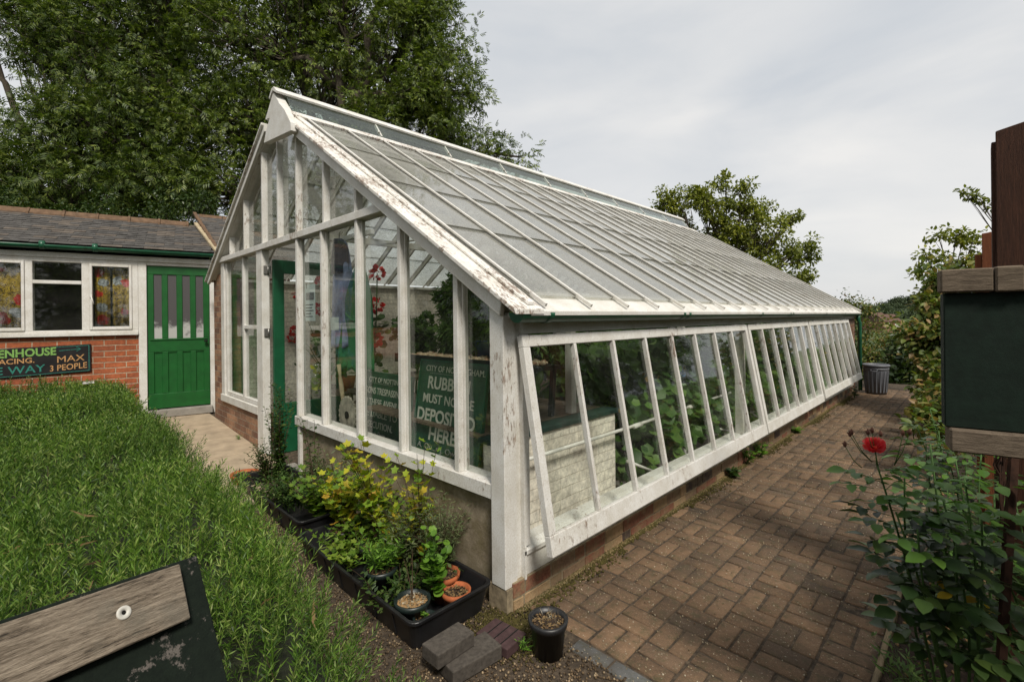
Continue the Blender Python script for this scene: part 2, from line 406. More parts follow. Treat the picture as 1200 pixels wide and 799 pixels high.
# leaves
M['tree'] = leafmat('tree_leaf', [(.034, .056, .011), (.070, .108, .018), (.13, .18, .030), (.21, .25, .055)], .5, .28)
M['tree2'] = leafmat('dark_tree_leaf', [(.026, .046, .011), (.052, .084, .016), (.098, .142, .026), (.17, .205, .046)], .5, .25)
M['thorn'] = leafmat('hawthorn_leaf', [(.09, .115, .016), (.17, .20, .026), (.27, .28, .05)], .5, .32)
M['hedge'] = leafmat('hedge_leaf', [(.045, .075, .014), (.09, .13, .022), (.15, .19, .035), (.28, .17, .07)], .5, .3)
M['ivy'] = leafmat('ivy_leaf', [(.018, .038, .010), (.036, .065, .015), (.065, .10, .024)], .4, .2)
M['rosemary'] = leafmat('rosemary_needle', [(.018, .046, .008), (.046, .104, .014), (.088, .178, .022), (.155, .270, .042), (.30, .36, .12)], .5, .3)
M['currant'] = leafmat('currant_leaf', [(.11, .21, .025), (.20, .31, .03), (.32, .40, .03), (.42, .45, .035), (.52, .47, .04), (.48, .27, .04)], .5, .35)
M['currant_green'] = leafmat('currant_green_leaf', [(.08, .16, .025), (.14, .24, .03), (.22, .30, .04)], .5, .35)
M['fresh'] = leafmat('fresh_green_leaf', [(.07, .16, .02), (.13, .27, .03), (.20, .36, .05)], .5, .35)
M['box_leaf'] = leafmat('small_dark_leaf', [(.022, .05, .012), (.045, .09, .018), (.09, .13, .03)], .45, .25)
M['lavender'] = leafmat('grey_green_leaf', [(.07, .10, .045), (.12, .155, .07), (.18, .20, .10)], .6, .25)
M['rose_leaf'] = leafmat('rose_leaf', [(.016, .036, .012), (.030, .058, .018), (.048, .084, .024), (.075, .12, .028)], .36, .15)
M['rose_leaf_light'] = leafmat('young_rose_leaf', [(.06, .14, .025), (.11, .21, .035)], .35, .3)
M['yellow_leaf'] = leafmat('yellowed_leaf', [(.40, .24, .02), (.5, .34, .03)], .5, .3)
M['cucumber'] = leafmat('cucumber_leaf', [(.018, .055, .012), (.045, .11, .022), (.075, .16, .03), (.13, .23, .05)], .5, .35)
M['tomato'] = leafmat('tomato_leaf', [(.035, .085, .016), (.07, .15, .026), (.12, .21, .04)], .5, .3)
M['yellow_plant'] = leafmat('yellow_green_leaf', [(.12, .20, .02), (.25, .28, .03), (.40, .30, .03)], .5, .35)
M['dry'] = leafmat('dry_leaf', [(.16, .10, .05), (.26, .17, .08), (.10, .06, .035)], .9, .1)
M['red_petal'] = leafmat('red_petal', [(.62, .012, .018), (.80, .03, .035), (.50, .006, .010)], .5, .25)
M['rose_petal'] = leafmat('rose_petal', [(.96, .05, .09), (.99, .15, .19), (.90, .03, .06)], .45, .5)
M['grassblade'] = leafmat('grass_blade', [(.05, .10, .02), (.10, .17, .03)], .5, .3)
M['mosscol'] = plain('moss', (.060, .050, .014), 1, .5, 50, bump=1.0)

# ================================================================== SETTING: ground, paths
def grid_sheet(name, mat, x0, x1, y0, y1, nx, ny, zf, kind='structure', parent=None):
    xs = np.linspace(x0, x1, nx); ys = np.linspace(y0, y1, ny); X, Y = np.meshgrid(xs, ys)
    V = np.stack([X, Y, zf(X, Y)], -1).reshape(-1, 3); i = np.arange(nx * ny).reshape(ny, nx)
    F = np.stack([i[:-1, :-1], i[:-1, 1:], i[1:, 1:], i[1:, :-1]], -1).reshape(-1, 4)
    o = npmesh(name, V, F, mat, parent, smooth=True)
    return tag(o, kind=kind)
t = NM('ground_soil'); k = t.noise(30, 8, .7); b = t.noise(.25, 5, .6)
c = t.ramp(k, [(.3, (.025, .018, .011)), (.5, (.065, .046, .029)), (.72, (.15, .11, .07))])
far = t.ramp(b, [(.4, (.04, .065, .018)), (.6, (.07, .10, .03))])
pos = t.n.new('ShaderNodeNewGeometry').outputs['Position']; ln = t.n.new('ShaderNodeVectorMath'); ln.operation = 'LENGTH'; t.l.new(pos, ln.inputs[0])
t.col(t.mix(t.ramp(t.math('DIVIDE', ln.outputs['Value'], 40.0), [(.4, 0.0), (.5, 1.0)]), c, far)); t.rough(1); t.bump(k, 1, .02); M['ground'] = t.mat
g = MB()
def gz(x, y): return -.006 if x > -2 else -.006 + min(.38, (-x - 2.0) * .057)
xs = [-900, -60, -12, -8.7, -5.4, -2.0, 6, 60, 900]; ys = [-900, -60, -10, 0, 12, 60, 900]
vs = []
for y in ys:
    for x in xs:
        z = gz(x, y)
        if y >= 60 or x >= 60 or y <= -60: z = -4.0 if y < 900 else -6
        vs.append((x, y, z))
nx = len(xs)
g.add(vs, [(j*nx+i, j*nx+i+1, (j+1)*nx+i+1, (j+1)*nx+i) for j in range(len(ys)-1) for i in range(nx-1)])
tag(g.build('ground', M['ground']), kind='structure')

# gravel between the trays and the hedge
def stones(name, region, n, size, mat, zf, seed, kind='stuff'):
    rg = np.random.default_rng(seed)
    tv = np.array([(0,0,.55),(.5,0,0),(0,.5,0),(-.5,0,0),(0,-.5,0),(0,0,-.4)]); tf = np.array([(0,1,2,2),(0,2,3,3),(0,3,4,4),(0,4,1,1),(5,2,1,1),(5,3,2,2),(5,4,3,3),(5,1,4,4)])
    P = region(rg, n); P = np.column_stack([P, zf(P[:, 0], P[:, 1])])
    V, F = instance(tv, tf, P, rg.normal(size=(n, 3)) * (1, 1, .5), rg.normal(size=(n, 3)) * (.5, .5, 1), size * rg.uniform(.5, 1.5, n))
    F3 = F[:, :3]
    return tag(npmesh(name, V, F3, mat), kind=kind)
M['gravel'] = leafmat('gravel_stones', [(.030, .020, .012), (.075, .050, .030), (.13, .09, .055), (.30, .23, .16)], .9, 0.0)
def rect(x0, x1, y0, y1): return lambda rg, n: np.column_stack([rg.uniform(x0, x1, n), rg.uniform(y0, y1, n)])
zero = lambda x, y: np.where(x < -2, (-x - 2) * .057, 0) + .0
stones('gravel', rect(-2.4, .9, -1.15, 0.0), 16000, .011, M['gravel'], zero, 3)
tag(S.objects['gravel'], 'loose brown gravel between the rosemary hedge and the black trays', 'gravel')

# block path along the greenhouse: pairs of blocks laid in basket weave
PX0, PX1, PY0, PY1 = .0, 1.475, -.03, 10.9
rg = np.random.default_rng(11); VV, FF, MI = [], [], []
def block(cx, cy, hx, hy, mi):
    k = sum(len(v) for v in VV); z = rg.normal(0, .0024); tx, ty = rg.normal(0, .013, 2); e = .004; q_ = .0048 + abs(rg.normal(0, .0020)); hx -= q_; hy -= q_
    P = []
    for (sx, sy) in ((-1,-1),(1,-1),(1,1),(-1,1)):
        jx, jy = rg.normal(0, .0009, 2); P.append((cx+sx*hx+jx, cy+sy*hy+jy, -.03))
    for ins, dz in ((0, -.004), (e, 0)):
        for q, (sx, sy) in enumerate(((-1,-1),(1,-1),(1,1),(-1,1))):
            x, y = P[q][0]-sx*ins, P[q][1]-sy*ins; P.append((x, y, .0 + dz + z + tx*(x-cx) + ty*(y-cy)))
    VV.append(P)
    for a in (0, 4):
        for i in range(4): FF.append((k+a+i, k+a+(i+1)%4, k+a+4+(i+1)%4, k+a+4+i)); MI.append(mi)
    FF.append((k+8, k+9, k+10, k+11)); MI.append(mi)
Q = .21
j = 0; y = PY0 + .105
while y < PY1:
    i = 0; x = PX0
    while x < PX1 + .05:
        cx, cy = x + Q/2, y + Q/2
        mi = int(rg.choice([0, 0, 0, 1, 1, 2])) ; far = x + Q > PX1 + .02
        if (i + j) % 2:
            for s_ in (-1, 1): block(cx, cy + s_*Q/4, Q/2, Q/4, int(rg.choice([0, 0, 1, 1, 2])))
        else:
            for s_ in (-1, 1): block(cx + s_*Q/4, cy, Q/4, Q/2, int(rg.choice([0, 0, 1, 1, 2])))
        x += Q; i += 1
    y += Q; j += 1
x = .38
while x < 1.5:
    block(x + .105, PY0 + .052, .105, .05, 3); x += .21
pm = []
for nm, a, b_ in (('path_block_brown', (.062, .038, .021), (.205, .122, .066)), ('path_block_tan', (.066, .041, .023), (.222, .134, .074)), ('path_block_dark', (.052, .034, .021), (.178, .110, .064)), ('path_block_blue', (.060, .062, .062), (.13, .13, .125))):
    t = NM(nm); gi = t.n.new('ShaderNodeNewGeometry').outputs['Random Per Island']
    n_ = t.math('ADD', t.math('MULTIPLY', t.noise(40, 8, .85), .5), t.math('MULTIPLY', t.noise(210, 3, .7), .5)); st = t.noise(3.0, 6, .65)
    c = t.ramp(t.math('ADD', t.math('MULTIPLY', n_, .86), t.math('MULTIPLY', gi, .14)), [(.34, a), (.64, b_)])
    c = t.mix(t.ramp(st, [(.48, 0.0), (.64, .6)]), c, (.055, .040, .025))
    c = t.mix(t.ramp(t.noise(16, 7, .75), [(.50, 0.0), (.66, .7)]), c, (.060, .055, .022))
    sp = t.ramp(t.noise(80, 4, .7), [(.635, 0.0), (.67, .85)]); c = t.mix(sp, c, (.42, .38, .30))
    t.col(c); t.rough(.9); t.bump(n_, 1.0, .006); pm.append(t.mat)
pathV = np.array([p for q in VV for p in q])
cx_ = pathV.reshape(-1, 12, 3)[:, :, 0].mean(1); ok = (cx_ < PX1)
for kx in range(len(ok)):
    pass
path = npmesh('brick_path', pathV, FF, pm, mi=MI); tag(path, kind='structure')
t = NM('path_joint'); k = t.noise(20, 6, .7); t.col(t.ramp(k, [(.35, (.008, .007, .004)), (.62, (.034, .036, .010))])); t.rough(1); t.bump(k, 1, .006)
b = MB(); b.box(-.02, 1.62, PY0, PY1, -.03, -.011); tag(b.build('path_bedding', t.mat), kind='structure')
# petals, grit and litter strewn on the path
M['litter'] = leafmat('path_litter', [(.10, .06, .035), (.30, .24, .16), (.50, .44, .36)], .9, 0)
tag(stones('fallen_petals', rect(.02, 1.45, 0, 9), 4200, .0075, M['litter'], lambda x, y: x * 0 + .004, 5), 'pale crumbs and fallen petals scattered on the brick path', 'litter')
# moss and weeds in the corner between wall and path
def corner(rg, n):
    y = rg.uniform(-.0, 9.8, n); x = .015 + np.abs(rg.normal(0, .028, n)) * (.5 + 1.2 * (np.sin(y * 3.1) > 0)); return np.column_stack([x, y])
M['toe'] = leafmat('mortar_crumbs', [(.06, .05, .014), (.12, .085, .04), (.24, .18, .10), (.05, .055, .015)], .95, 0)
tag(stones('crumbs', lambda rg, n: np.column_stack([.004 + np.abs(rg.normal(0, .014, n)), rg.uniform(0, 9.9, n)]), 9000, .014, M['toe'], lambda x, y: x * 0 + .006, 26), 'mortar crumbs and soil in the corner of path and plinth', 'crumbs')
tag(stones('moss', corner, 5200, .018, M['mosscol'], lambda x, y: x * 0 + .003, 6), 'brown green moss along the foot of the plinth wall', 'moss')
# soil bed right of the path and its timber edging
tag(grid_sheet('flower_bed', M['soil'], 1.5, 6.5, -1.0, 11, 60, 90, lambda x, y: .02 + .015 * np.sin(x * 9) * np.cos(y * 7) + .012 * np.sin(x * 23 + y * 17)), kind='structure')
stones('leaf_litter', rect(1.52, 3.2, .1, 6), 2600, .02, M['dry'], lambda x, y: x * 0 + .035, 9); tag(S.objects['leaf_litter'], 'dry brown leaves lying on the rose bed', 'leaf litter')
b = MB(); b.box(1.478, 1.50, .35, 10.8, -.03, .05); tag(b.build('edging_board', M['edge_board'], bevel=.003), 'thin mossy timber edging board between the path and the rose bed', 'edging')

# concrete slabs leading up to the shed door
b = MB(); rg2 = random.Random(3)
sx = -6.05; xs_ = [-6.35, -5.52, -4.78, -4.05, -3.32, -2.6]
for i in range(len(xs_) - 1):
    a0, a1 = xs_[i] + .006, xs_[i+1] - .006
    for (y0, y1) in ((-.72, -.006), (-1.5, -.735)):
        z0, z1 = (.0 + max(0, (-a0 - 2) * .057), max(0, (-a1 - 2) * .057)); dz = rg2.uniform(-.003, .003)
        b.add([(a0,y0,-.05),(a1,y0,-.05),(a1,y1,-.05),(a0,y1,-.05),(a0,y0,z0+.012+dz),(a1,y0,z1+.012+dz),(a1,y1,z1+.012),(a0,y1,z0+.012)],
              [(0,3,2,1),(4,5,6,7),(0,1,5,4),(1,2,6,5),(2,3,7,6),(3,0,4,7)])
tag(b.build('slab_path', M['slab'], bevel=.004), kind='structure')

# ================================================================== GREENHOUSE
XL, RX, RZ, EX, EZ = -5.95, -3.39, 3.85, .10, 1.66        # left wall, ridge, eave
L = 10.0
def zr(x): return EZ + (EX - x) * .627
def zl(x): return 2.2 + (x + 5.97) * .64
gh = thing('greenhouse', 'long white timber glasshouse with peeling paint and propped side sashes', 'greenhouse', (-3, 5, 0))
# plinths
b = MB(); b.box(-.12, -.006, .0, L, -.05, .148); b.box(-.155, -.012, -.046, -.0005, -.05, .125); b.build('plinth_mortar', plain('plinth_mortar', (.25, .20, .13), 1, .4, 25, bump=1), gh)
bm_ = []
for nm_, a_, c_ in (('burnt_brick', (.035, .025, .022), (.11, .070, .055)), ('red_brick', (.13, .050, .030), (.30, .12, .068)), ('tan_brick', (.26, .16, .080), (.46, .31, .17)), ('brown_brick', (.14, .085, .05), (.30, .19, .115))):
    t = NM(nm_); k_ = t.noise(38, 7, .75); c = t.ramp(k_, [(.3, a_), (.7, c_)]); c = t.mix(t.ramp(t.noise(8, 6, .7), [(.46, 0.0), (.64, .7)]), c, (.25, .19, .10)); t.col(c); t.rough(1); t.bump(k_, 1, .008); bm_.append(t.mat)
b = MB(); rb_ = random.Random(9)
for ci, (z0_, z1_) in enumerate(((-.02, .056), (.067, .145))):
    y = -.03 - .1 * ci
    while y < L:
        ln_ = rb_.choice([.215, .215, .215, .105]); y0_, y1_ = max(y, .0), min(y + ln_, L); pr_ = rb_.uniform(-.004, .005)
        if y1_ - y0_ > .03:
            j_ = [rb_.uniform(-.003, .003) for _ in range(4)]
            b.add([(-.05, y0_, z0_), (pr_, y0_ + j_[0], z0_), (pr_, y1_ + j_[1], z0_), (-.05, y1_, z0_), (-.05, y0_, z1_), (pr_ - .002, y0_ + j_[0], z1_ + j_[2]), (pr_ - .002, y1_ + j_[1], z1_ + j_[3]), (-.05, y1_, z1_)], [(0,3,2,1),(4,5,6,7),(0,1,5,4),(1,2,6,5),(2,3,7,6),(3,0,4,7)], rb_.choice([0, 1, 1, 2, 3, 3]))
        y += ln_ + .011
b.build('brick_plinth', bm_, gh, bevel=.003)

b = MB(); b.box(-2.9, -.04, .0, .12, -.05, .585); b.build('rendered_plinth', M['render'], gh)
b = MB(); b.box(-5.52, -4.06, .0, .14, -.05, .52); b.build('brick_plinth', M['brick_x'], gh)
b = MB(); b.box(XL, -5.52, .0, .22, -.05, 2.24); b.build('brick_pier', M['brick_x'], gh)
b = MB(); b.box(XL, XL + .11, .221, L, -.05, 2.16, 0); b.build('brick_wall', M['brick_y'], gh)
b = MB(); b.box(XL + .112, XL + .13, .221, L - .12, -.05, 2.155, 0); b.build('whitewashed_wall', M['brick_white_y'], gh)
b = MB(); b.prism([(XL + .14, 0), (-.13, 0), (-.13, 1.62), (RX, 3.72), (XL + .14, 2.2)], 1, L - .12, L, 0); b.build('end_wall', M['brick_white_x'], gh)
b = MB(); b.prism([(XL + .14, 0), (0, 0), (0, 1.60), (RX, 3.70), (XL + .14, 2.2)], 1, L + .002, L + .1, 0); b.build('end_wall', M['brick_x'], gh)
b = MB(); b.box(XL + .13, -.12, .12, L - .12, -.05, .012); b.build('floor', M['concrete'], gh)
# posts of the gable
b = MB(); b.prism([(-.128, .126), (-.018, .126), (-.018, 1.61), (-.128, 1.68)], 1, -.05, .045); b.build('corner_post', M['paint'], gh, bevel=.004); b = MB(); b.box(-.127, -.030, .0455, .086, .127, 1.6); b.build('corner_post', M['paint_ok'], gh)
def gpost(x0, x1, z0, z1, y0=-.035, y1=.04, mat='paint'):
    b = MB(); b.box(x0, x1, y0, y1, z0, z1); b.build('post', M[mat], gh, bevel=.003)
    if x1 - x0 < .12:   # glazing rebate fillets
        b = MB(); b.box(x1 + .0005, x1 + .012, y0 + .035, y0 + .05, z0, z1); b.build('glazing_bead', M['paint_ok'], gh)
SILL1, TR0, TR1 = .675, 2.385, 2.45
gpost(-.468, -.424, SILL1, zr(-.40) - .10, y1=.05)
gpost(-1.088, -1.050, SILL1, zr(-1.02) - .10, y1=.045)
gpost(-1.705, -1.665, SILL1, TR0)
gpost(-2.345, -2.308, SILL1, TR0)
gpost(-2.90, -2.858, SILL1, TR0 - .001, mat='paint')
gpost(-4.05, -3.865, .06, TR0, -.03, .05, mat='paint_ok')
gpost(-5.52, -5.38, .52, TR0, -.02, .06, mat='paint_ok')
# sills and transom
b = MB(); b.box(-2.93, -.129, -.045, .11, .588, SILL1 - .001); b.build('sill', M['paint'], gh, bevel=.004)
b = MB(); b.box(-2.90, -2.85, -.03, .05, .05, .587); b.build('post', M['paint_ok'], gh, bevel=.003)
b = MB(); b.box(-5.54, -4.051, -.03, .10, .522, .615); b.build('sill', M['paint_ok'], gh, bevel=.004)
b = MB(); b.box(-5.56, -1.26, -.045, .06, TR0 + .001, TR1); b.build('transom', M['paint'], gh, bevel=.004)
# left window behind the slab path: two lights, the right one split by a rail
b = MB()
for x0, x1, z0, z1 in ((-5.359, -5.31, .62, 2.38), (-4.10, -4.052, .62, 2.38), (-4.66, -4.60, .62, 2.38), (-5.309, -4.661, .62, .67), (-4.599, -4.101, .62, .67), (-4.599, -4.101, 1.50, 1.545)):
    b.box(x0, x1, -.004, .05, z0, z1)
b.build('window_frame', M['paint_ok'], gh, bevel=.003)
# barge boards and the wide peeling plank on the right verge
sl_ = Vector((1, 0, -.627)).normalized(); up_ = Vector((.627, 0, 1)).normalized()
b = MB(); b.prism([(.0, zr(.0) - .02), (-3.2, zr(-3.2) - .02), (-3.2, zr(-3.2) - .125), (-.02, zr(-.02) - .125)], 1, -.075, -.04); b.build('barge_board', M['paint_ok'], gh, bevel=.004)
b = MB(); b.prism([(-.05, zr(-.05) - .05), (-3.3, zr(-3.3) - .05), (-3.3, zr(-3.3) - .118), (-.05, zr(-.05) - .118)], 1, -.039, .055); b.build('gable_rafter', M['paint'], gh)
b = MB(); b.prism([(.13, zr(.13) - .025), (-3.12, zr(-3.12) - .025), (-3.12, zr(-3.12) + .005), (.13, zr(.13) + .005)], 1, -.105, .125); b.build('verge_plank', M['paint_bad'], gh, bevel=.004)
b = MB(); b.prism([(.10, zr(.10) + .007), (-3.12, zr(-3.12) + .007), (-3.12, zr(-3.12) + .028), (.10, zr(.10) + .028)], 1, .02, .075); b.build('verge_plank', M['paint_bad'], gh, bevel=.004)
b = MB(); b.prism([(-5.97, zl(-5.97) - .02), (-3.6, zl(-3.6) - .02), (-3.6, zl(-3.6) - .10), (-5.90, zl(-5.90) - .10), (-5.97, zl(-5.97) - .08)], 1, -.075, -.04); b.build('barge_board', M['paint_ok'], gh, bevel=.004)
b = MB(); b.prism([(-5.85, zl(-5.85) - .05), (-3.5, zl(-3.5) - .05), (-3.5, zl(-3.5) - .105), (-5.85, zl(-5.85) - .105)], 1, -.039, .055); b.build('gable_rafter', M['paint'], gh)
b = MB(); b.prism([(-6.02, zl(-6.02) - .018), (-3.62, zl(-3.62) - .018), (-3.62, zl(-3.62) + .01), (-6.02, zl(-6.02) + .01)], 1, -.10, .12); b.build('verge_plank', M['paint_bad'], gh, bevel=.004)
# boarded cap on the apex
AP = [(lambda p: (p.x, p.z))(on(px_, py_, 1, -.14)) for px_, py_ in ((326, 119.5), (333, 128), (340.6, 143.5), (341, 153), (309, 168), (312, 152), (319, 128))]
b = MB(); b.prism(AP[::-1], 1, -.14, -.0765); b.build('apex_board', M['paint_ok'], gh, bevel=.003)
b = MB(); b.prism([(-3.40, 3.97), (-3.12, 3.70), (-3.40, 3.72), (-3.64, 3.76)], 1, -.05, .04); b.build('apex_board', M['paint_ok'], gh)
# glazing bars of the upper gable
UB = [-4.50, -3.86, -3.39, -2.90, -2.30, -1.72]
for x in [-5.08] + UB:
    z1 = min(min(zr(x), zl(x)) - .09, 3.66)
    b = MB(); b.box(x, x + .036, -.03, .03, TR1, z1); b.build('glazing_bar', M['paint'], gh, bevel=.003)
# gable glass: one pane per light
def pane(poly, y=.022, th=.004, mat='glass', parent=gh):
    b = MB(); b.prism(poly, 1, y, y + th); return b.build('glass_pane', M[mat], parent)
PX = [(-.128, -.424), (-.468, -1.050), (-1.088, -1.665), (-1.705, -2.308), (-2.345, -2.858)]
for a, c in PX:
    if a > -1.2: pane([(c, .672), (a, .672), (a, zr(a) - .10), (c, zr(c) - .10)])
    else: pane([(c, .672), (a, .672), (a, 2.388), (c, 2.388)])
pane([(-5.31, .66), (-4.66, .66), (-4.66, 2.388), (-5.31, 2.388)]); pane([(-4.60, .66), (-4.10, .66), (-4.10, 1.503), (-4.60, 1.503)]); pane([(-4.60, 1.54), (-4.10, 1.54), (-4.10, 2.388), (-4.60, 2.388)])
ub = [-5.80, -5.08, -4.50, -3.86, -3.39, -2.90, -2.30, -1.72, -1.16]
for i in range(len(ub) - 1):
    a, c = ub[i] + .034, ub[i+1] + .002
    f = lambda x: max(TR1, min(min(zr(x), zl(x)) - .08, 3.70))
    pts = [(a, TR1 - .003), (c, TR1 - .003), (c, f(c) if f(c) > TR1 else TR1), ]
    if a < RX < c: pts.append((RX, f(RX)))
    pts.append((a, f(a))); pane(pts)
# opening door, swung inward, with its hinges
dr = thing('door', None, None, (-3.765, .06, 0)); dr.parent = gh; dr.matrix_parent_inverse = Matrix.Translation((3, -5, 0))
PM[dr.name] = Matrix.Translation((-3.765, .06, 0)) ; DX = -3.845
def dbox(y0, y1, z0, z1, th=.045): 
    b.box(DX, DX + th, y0, y1, z0, z1)
b = MB(); dbox(.07, .185, .10, 2.28); dbox(.80, .92, .10, 2.28); dbox(.1855, .7995, 2.13, 2.28); dbox(.1855, .7995, .10, .66); b.build('door_frame', M['green_door2'], dr, bevel=.004)
b = MB(); b.box(DX + .02, DX + .024, .18, .81, .655, 2.14); b.build('glass_pane', M['glass'], dr)
b = MB(); b.tube([(DX + .045, .86, 1.25), (DX + .09, .86, 1.25)], .012); b.tube([(DX + .09, .86, 1.19), (DX + .09, .86, 1.31)], .011); b.build('door_handle', M['dark'], dr)
for z in (1.42, 2.12):
    b = MB(); b.box(-3.864, -3.85, -.012, .065, z, z + .09); b.tube([(-3.846, .03, z), (-3.846, .03, z + .09)], .008); b.build('hinge', M['steel'], gh)
b = MB(); b.box(-3.82, -2.9, -.06, .14, .0, .075); b.build('door_step', M['concrete'], gh, bevel=.005)

# side: sill, fascia, gutter
b = MB(); b.box(-.11, -.014, .086, L, .150, .27); b.build('sill_board', M['paint_ok'], gh, bevel=.003)
b = MB(); b.prism([(-.13, .272), (.0, .272), (.0, .295), (-.05, .32), (-.13, .32)], 1, .086, L); b.build('sill', M['paint'], gh)
b = MB(); b.box(-.10, .0, .086, L, 1.51, 1.60); b.build('fascia', M['paint_ok'], gh, bevel=.003)
b = MB(); b.box(-.10, .11, -.01, L, 1.601, 1.628); b.build('eave_board', M['paint'], gh)
b = MB(); b.prism([(-.06, zr(-.06) - .035), (.125, zr(.125) - .035), (.125, zr(.125) - .008), (-.06, zr(-.06) - .008)], 1, .02, L + .02); b.build('eave_board', M['paint_ok'], gh, bevel=.003)
YJ = [.09, 3.60, 6.20, 9.25]
for y in YJ[1:]:
    b = MB(); b.box(-.09, -.005, y - .04, y + .04, .32, 1.51); b.build('post', M['paint_ok'], gh, bevel=.003)
b = MB(); b.box(-.11, -.0, 9.30, L, .32, 1.51); b.build('end_pier', M['brick_side'], gh)
gt = MB(); n = 12
def gut(y0, y1, r, th=.004, cx=.07, cz=1.628):
    ring = [(cx - r * cos(pi * i / n), cz - r * sin(pi * i / n)) for i in range(n + 1)] + [(cx + (r - th) * cos(pi * i / n), cz - (r - th) * sin(pi * i / n)) for i in range(n + 1)]
    k = len(ring); vs = [(x, y0, z) for x, z in ring] + [(x, y1, z) for x, z in ring]
    gt.add(vs, [(i, (i+1) % k, k + (i+1) % k, k + i) for i in range(k)], 0, True)
gut(-.03, 10.1, .055)
gt.prism([(.07 - .056 * cos(pi * i / n), 1.629 - .056 * sin(pi * i / n)) for i in range(n + 1)], 1, -.036, -.03)
for y in [.18, 1.95, 1.85, 3.8, 4.9, 5.02, 6.9, 8.4]: gut(y, y + .035, .060)
g_ = gt.build('gutter', M['green_gutter'], gh)
b = MB(); b.tube([(.07, 10.04, 1.60), (.07, 10.04, 1.50), (.09, 10.06, 1.42), (.09, 10.06, .05)], .035, 12); b.build('downpipe', M['green_gutter'], gh)

# propped side sashes
def sash(y0, y1, nb, xo=.215, zb=.352):
    st = thing('side_sash', None, None, (0.0, y0, 1.5)); st.parent = gh; st.matrix_parent_inverse = Matrix.Translation((3, -5, 0))
    T = Vector((.012, 0, 1.50)); B = Vector((xo, 0, zb)); w = (B - T).normalized(); Ln = (B - T).length; nn = Vector((0, 1, 0)).cross(w).normalized()
    if nn.x < 0: nn = -nn
    def piece(b, ya, yb, s0, s1, off=.0, th=.042):
        c = T + w * (s0 + s1) / 2 + nn * off; c.y = (ya + yb) / 2
        b.obox(c, Vector((0, (yb - ya) / 2, 0)), w * (s1 - s0) / 2, nn * th / 2)
    b = MB(); piece(b, y0, y1, 0, .065); piece(b, y0, y1, Ln - .105, Ln, .002)
    piece(b, y0, y0 + .055, .0655, Ln - .1055); piece(b, y1 - .055, y1, .0655, Ln - .1055)
    b.build('sash_frame', M['paint_ok'] if y0 > 1 else M['paint'], st, bevel=.003)
    for i in range(1, nb):
        yc = y0 + .027 + (y1 - y0 - .054) * i / nb
        b = MB(); piece(b, yc - .012, yc + .012, .0655, Ln - .09, .006, .036); b.build('glazing_bar', M['paint'], st, bevel=.003)
    b = MB(); piece(b, y0 + .05, y1 - .05, .06, Ln - .10, -.004, .004); b.build('glass_pane', M['glass'], st)
    b = MB()
    for yh in (y0 + .30, (y0 + y1) / 2, y1 - .35):
        b.box(.005, .03, yh, yh + .09, 1.497, 1.512)
    b.build('hinge', M['paint_ok'], st)
sash(.045, 3.575, 8); sash(3.62, 6.17, 6); sash(6.22, 9.24, 7, .225, .385)
b = MB(); b.box(-.11, -.004, .0865, .135, .321, 1.508); b.build('jamb', M['paint_ok'], gh); b = MB(); b.box(-.03, .0, .0865, .10, .138, .32); b.build('jamb', M['paint_ok'], gh)

# roof: glazing bars and glass, bay by bay
LAP_SHADE_M = plain('lap_dirt_bar_shadow', (.085, .080, .060), .9, .4, 40)
step = .43; ybars = [.15 + step * k for k in range(24) if .15 + step * k < L + .05]
def slope_pt(x, y, off, f, n_): return Vector((x, y, f(x))) + n_ * off
for side, f, x0, x1, n_ in (('r', zr, .11, -3.02, Vector((.627, 0, 1)).normalized()), ('l', zl, -5.97, -3.70, Vector((-.64, 0, 1)).normalized())):
    for k, y in enumerate(ybars):
        b = MB(); dz = random.uniform(-.004, .004)
        b.beam(slope_pt(x0, y, .018, f, n_), slope_pt(x1, y + dz, .018, f, n_), .018, .022, n_); b.beam(slope_pt(x0 - .11 * (1 if side == 'r' else -1), y - .0145, .0155, f, n_), slope_pt(x1, y + dz - .0145, .0155, f, n_), .010, .004, n_, 1)  # thin dark strip beside each bar paints in its shadow line
        b.beam(slope_pt(x0 - .12 * (1 if side == 'r' else -1), y, -.03, f, n_), slope_pt(x1, y + dz, -.03, f, n_), .032, .062, n_)
        b.build('glazing_bar', [M['paint_ok'] if k % 3 else M['paint'], LAP_SHADE_M], gh, bevel=.002)
    for k in range(len(ybars)):
        ya = ybars[k-1] + .013 if k else .02; yb = ybars[k] - .013
        if k == 0 and side == 'r': ya = .125
        b = MB(); segs = 4; fr = [0, .27 + random.uniform(-.01, .01), .52 + random.uniform(-.01, .01), .77 + random.uniform(-.01, .01), 1]
        xa = x0 - (.10 if side == 'r' else -.05)
        for s_ in range(segs):
            xs0 = xa + (x1 - xa) * fr[s_]; xs1 = xa + (x1 - xa) * min(1, fr[s_+1] + .012)
            p0 = slope_pt(xs0, 0, .012, f, n_); p1 = slope_pt(xs1, 0, .002, f, n_); c = (p0 + p1) / 2; c.y = (ya + yb) / 2
            b.obox(c, Vector((0, (yb - ya) / 2, 0)), (p1 - p0) / 2, n_ * .002, 0)
            if s_:
                q = slope_pt(xs0, 0, .0135, f, n_); q.y = (ya + yb) / 2; d_ = (p1 - p0).normalized()
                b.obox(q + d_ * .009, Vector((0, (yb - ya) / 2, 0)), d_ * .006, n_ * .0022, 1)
        b.build('roof_glass', [M['glass_roof'], LAP_SHADE_M], gh)
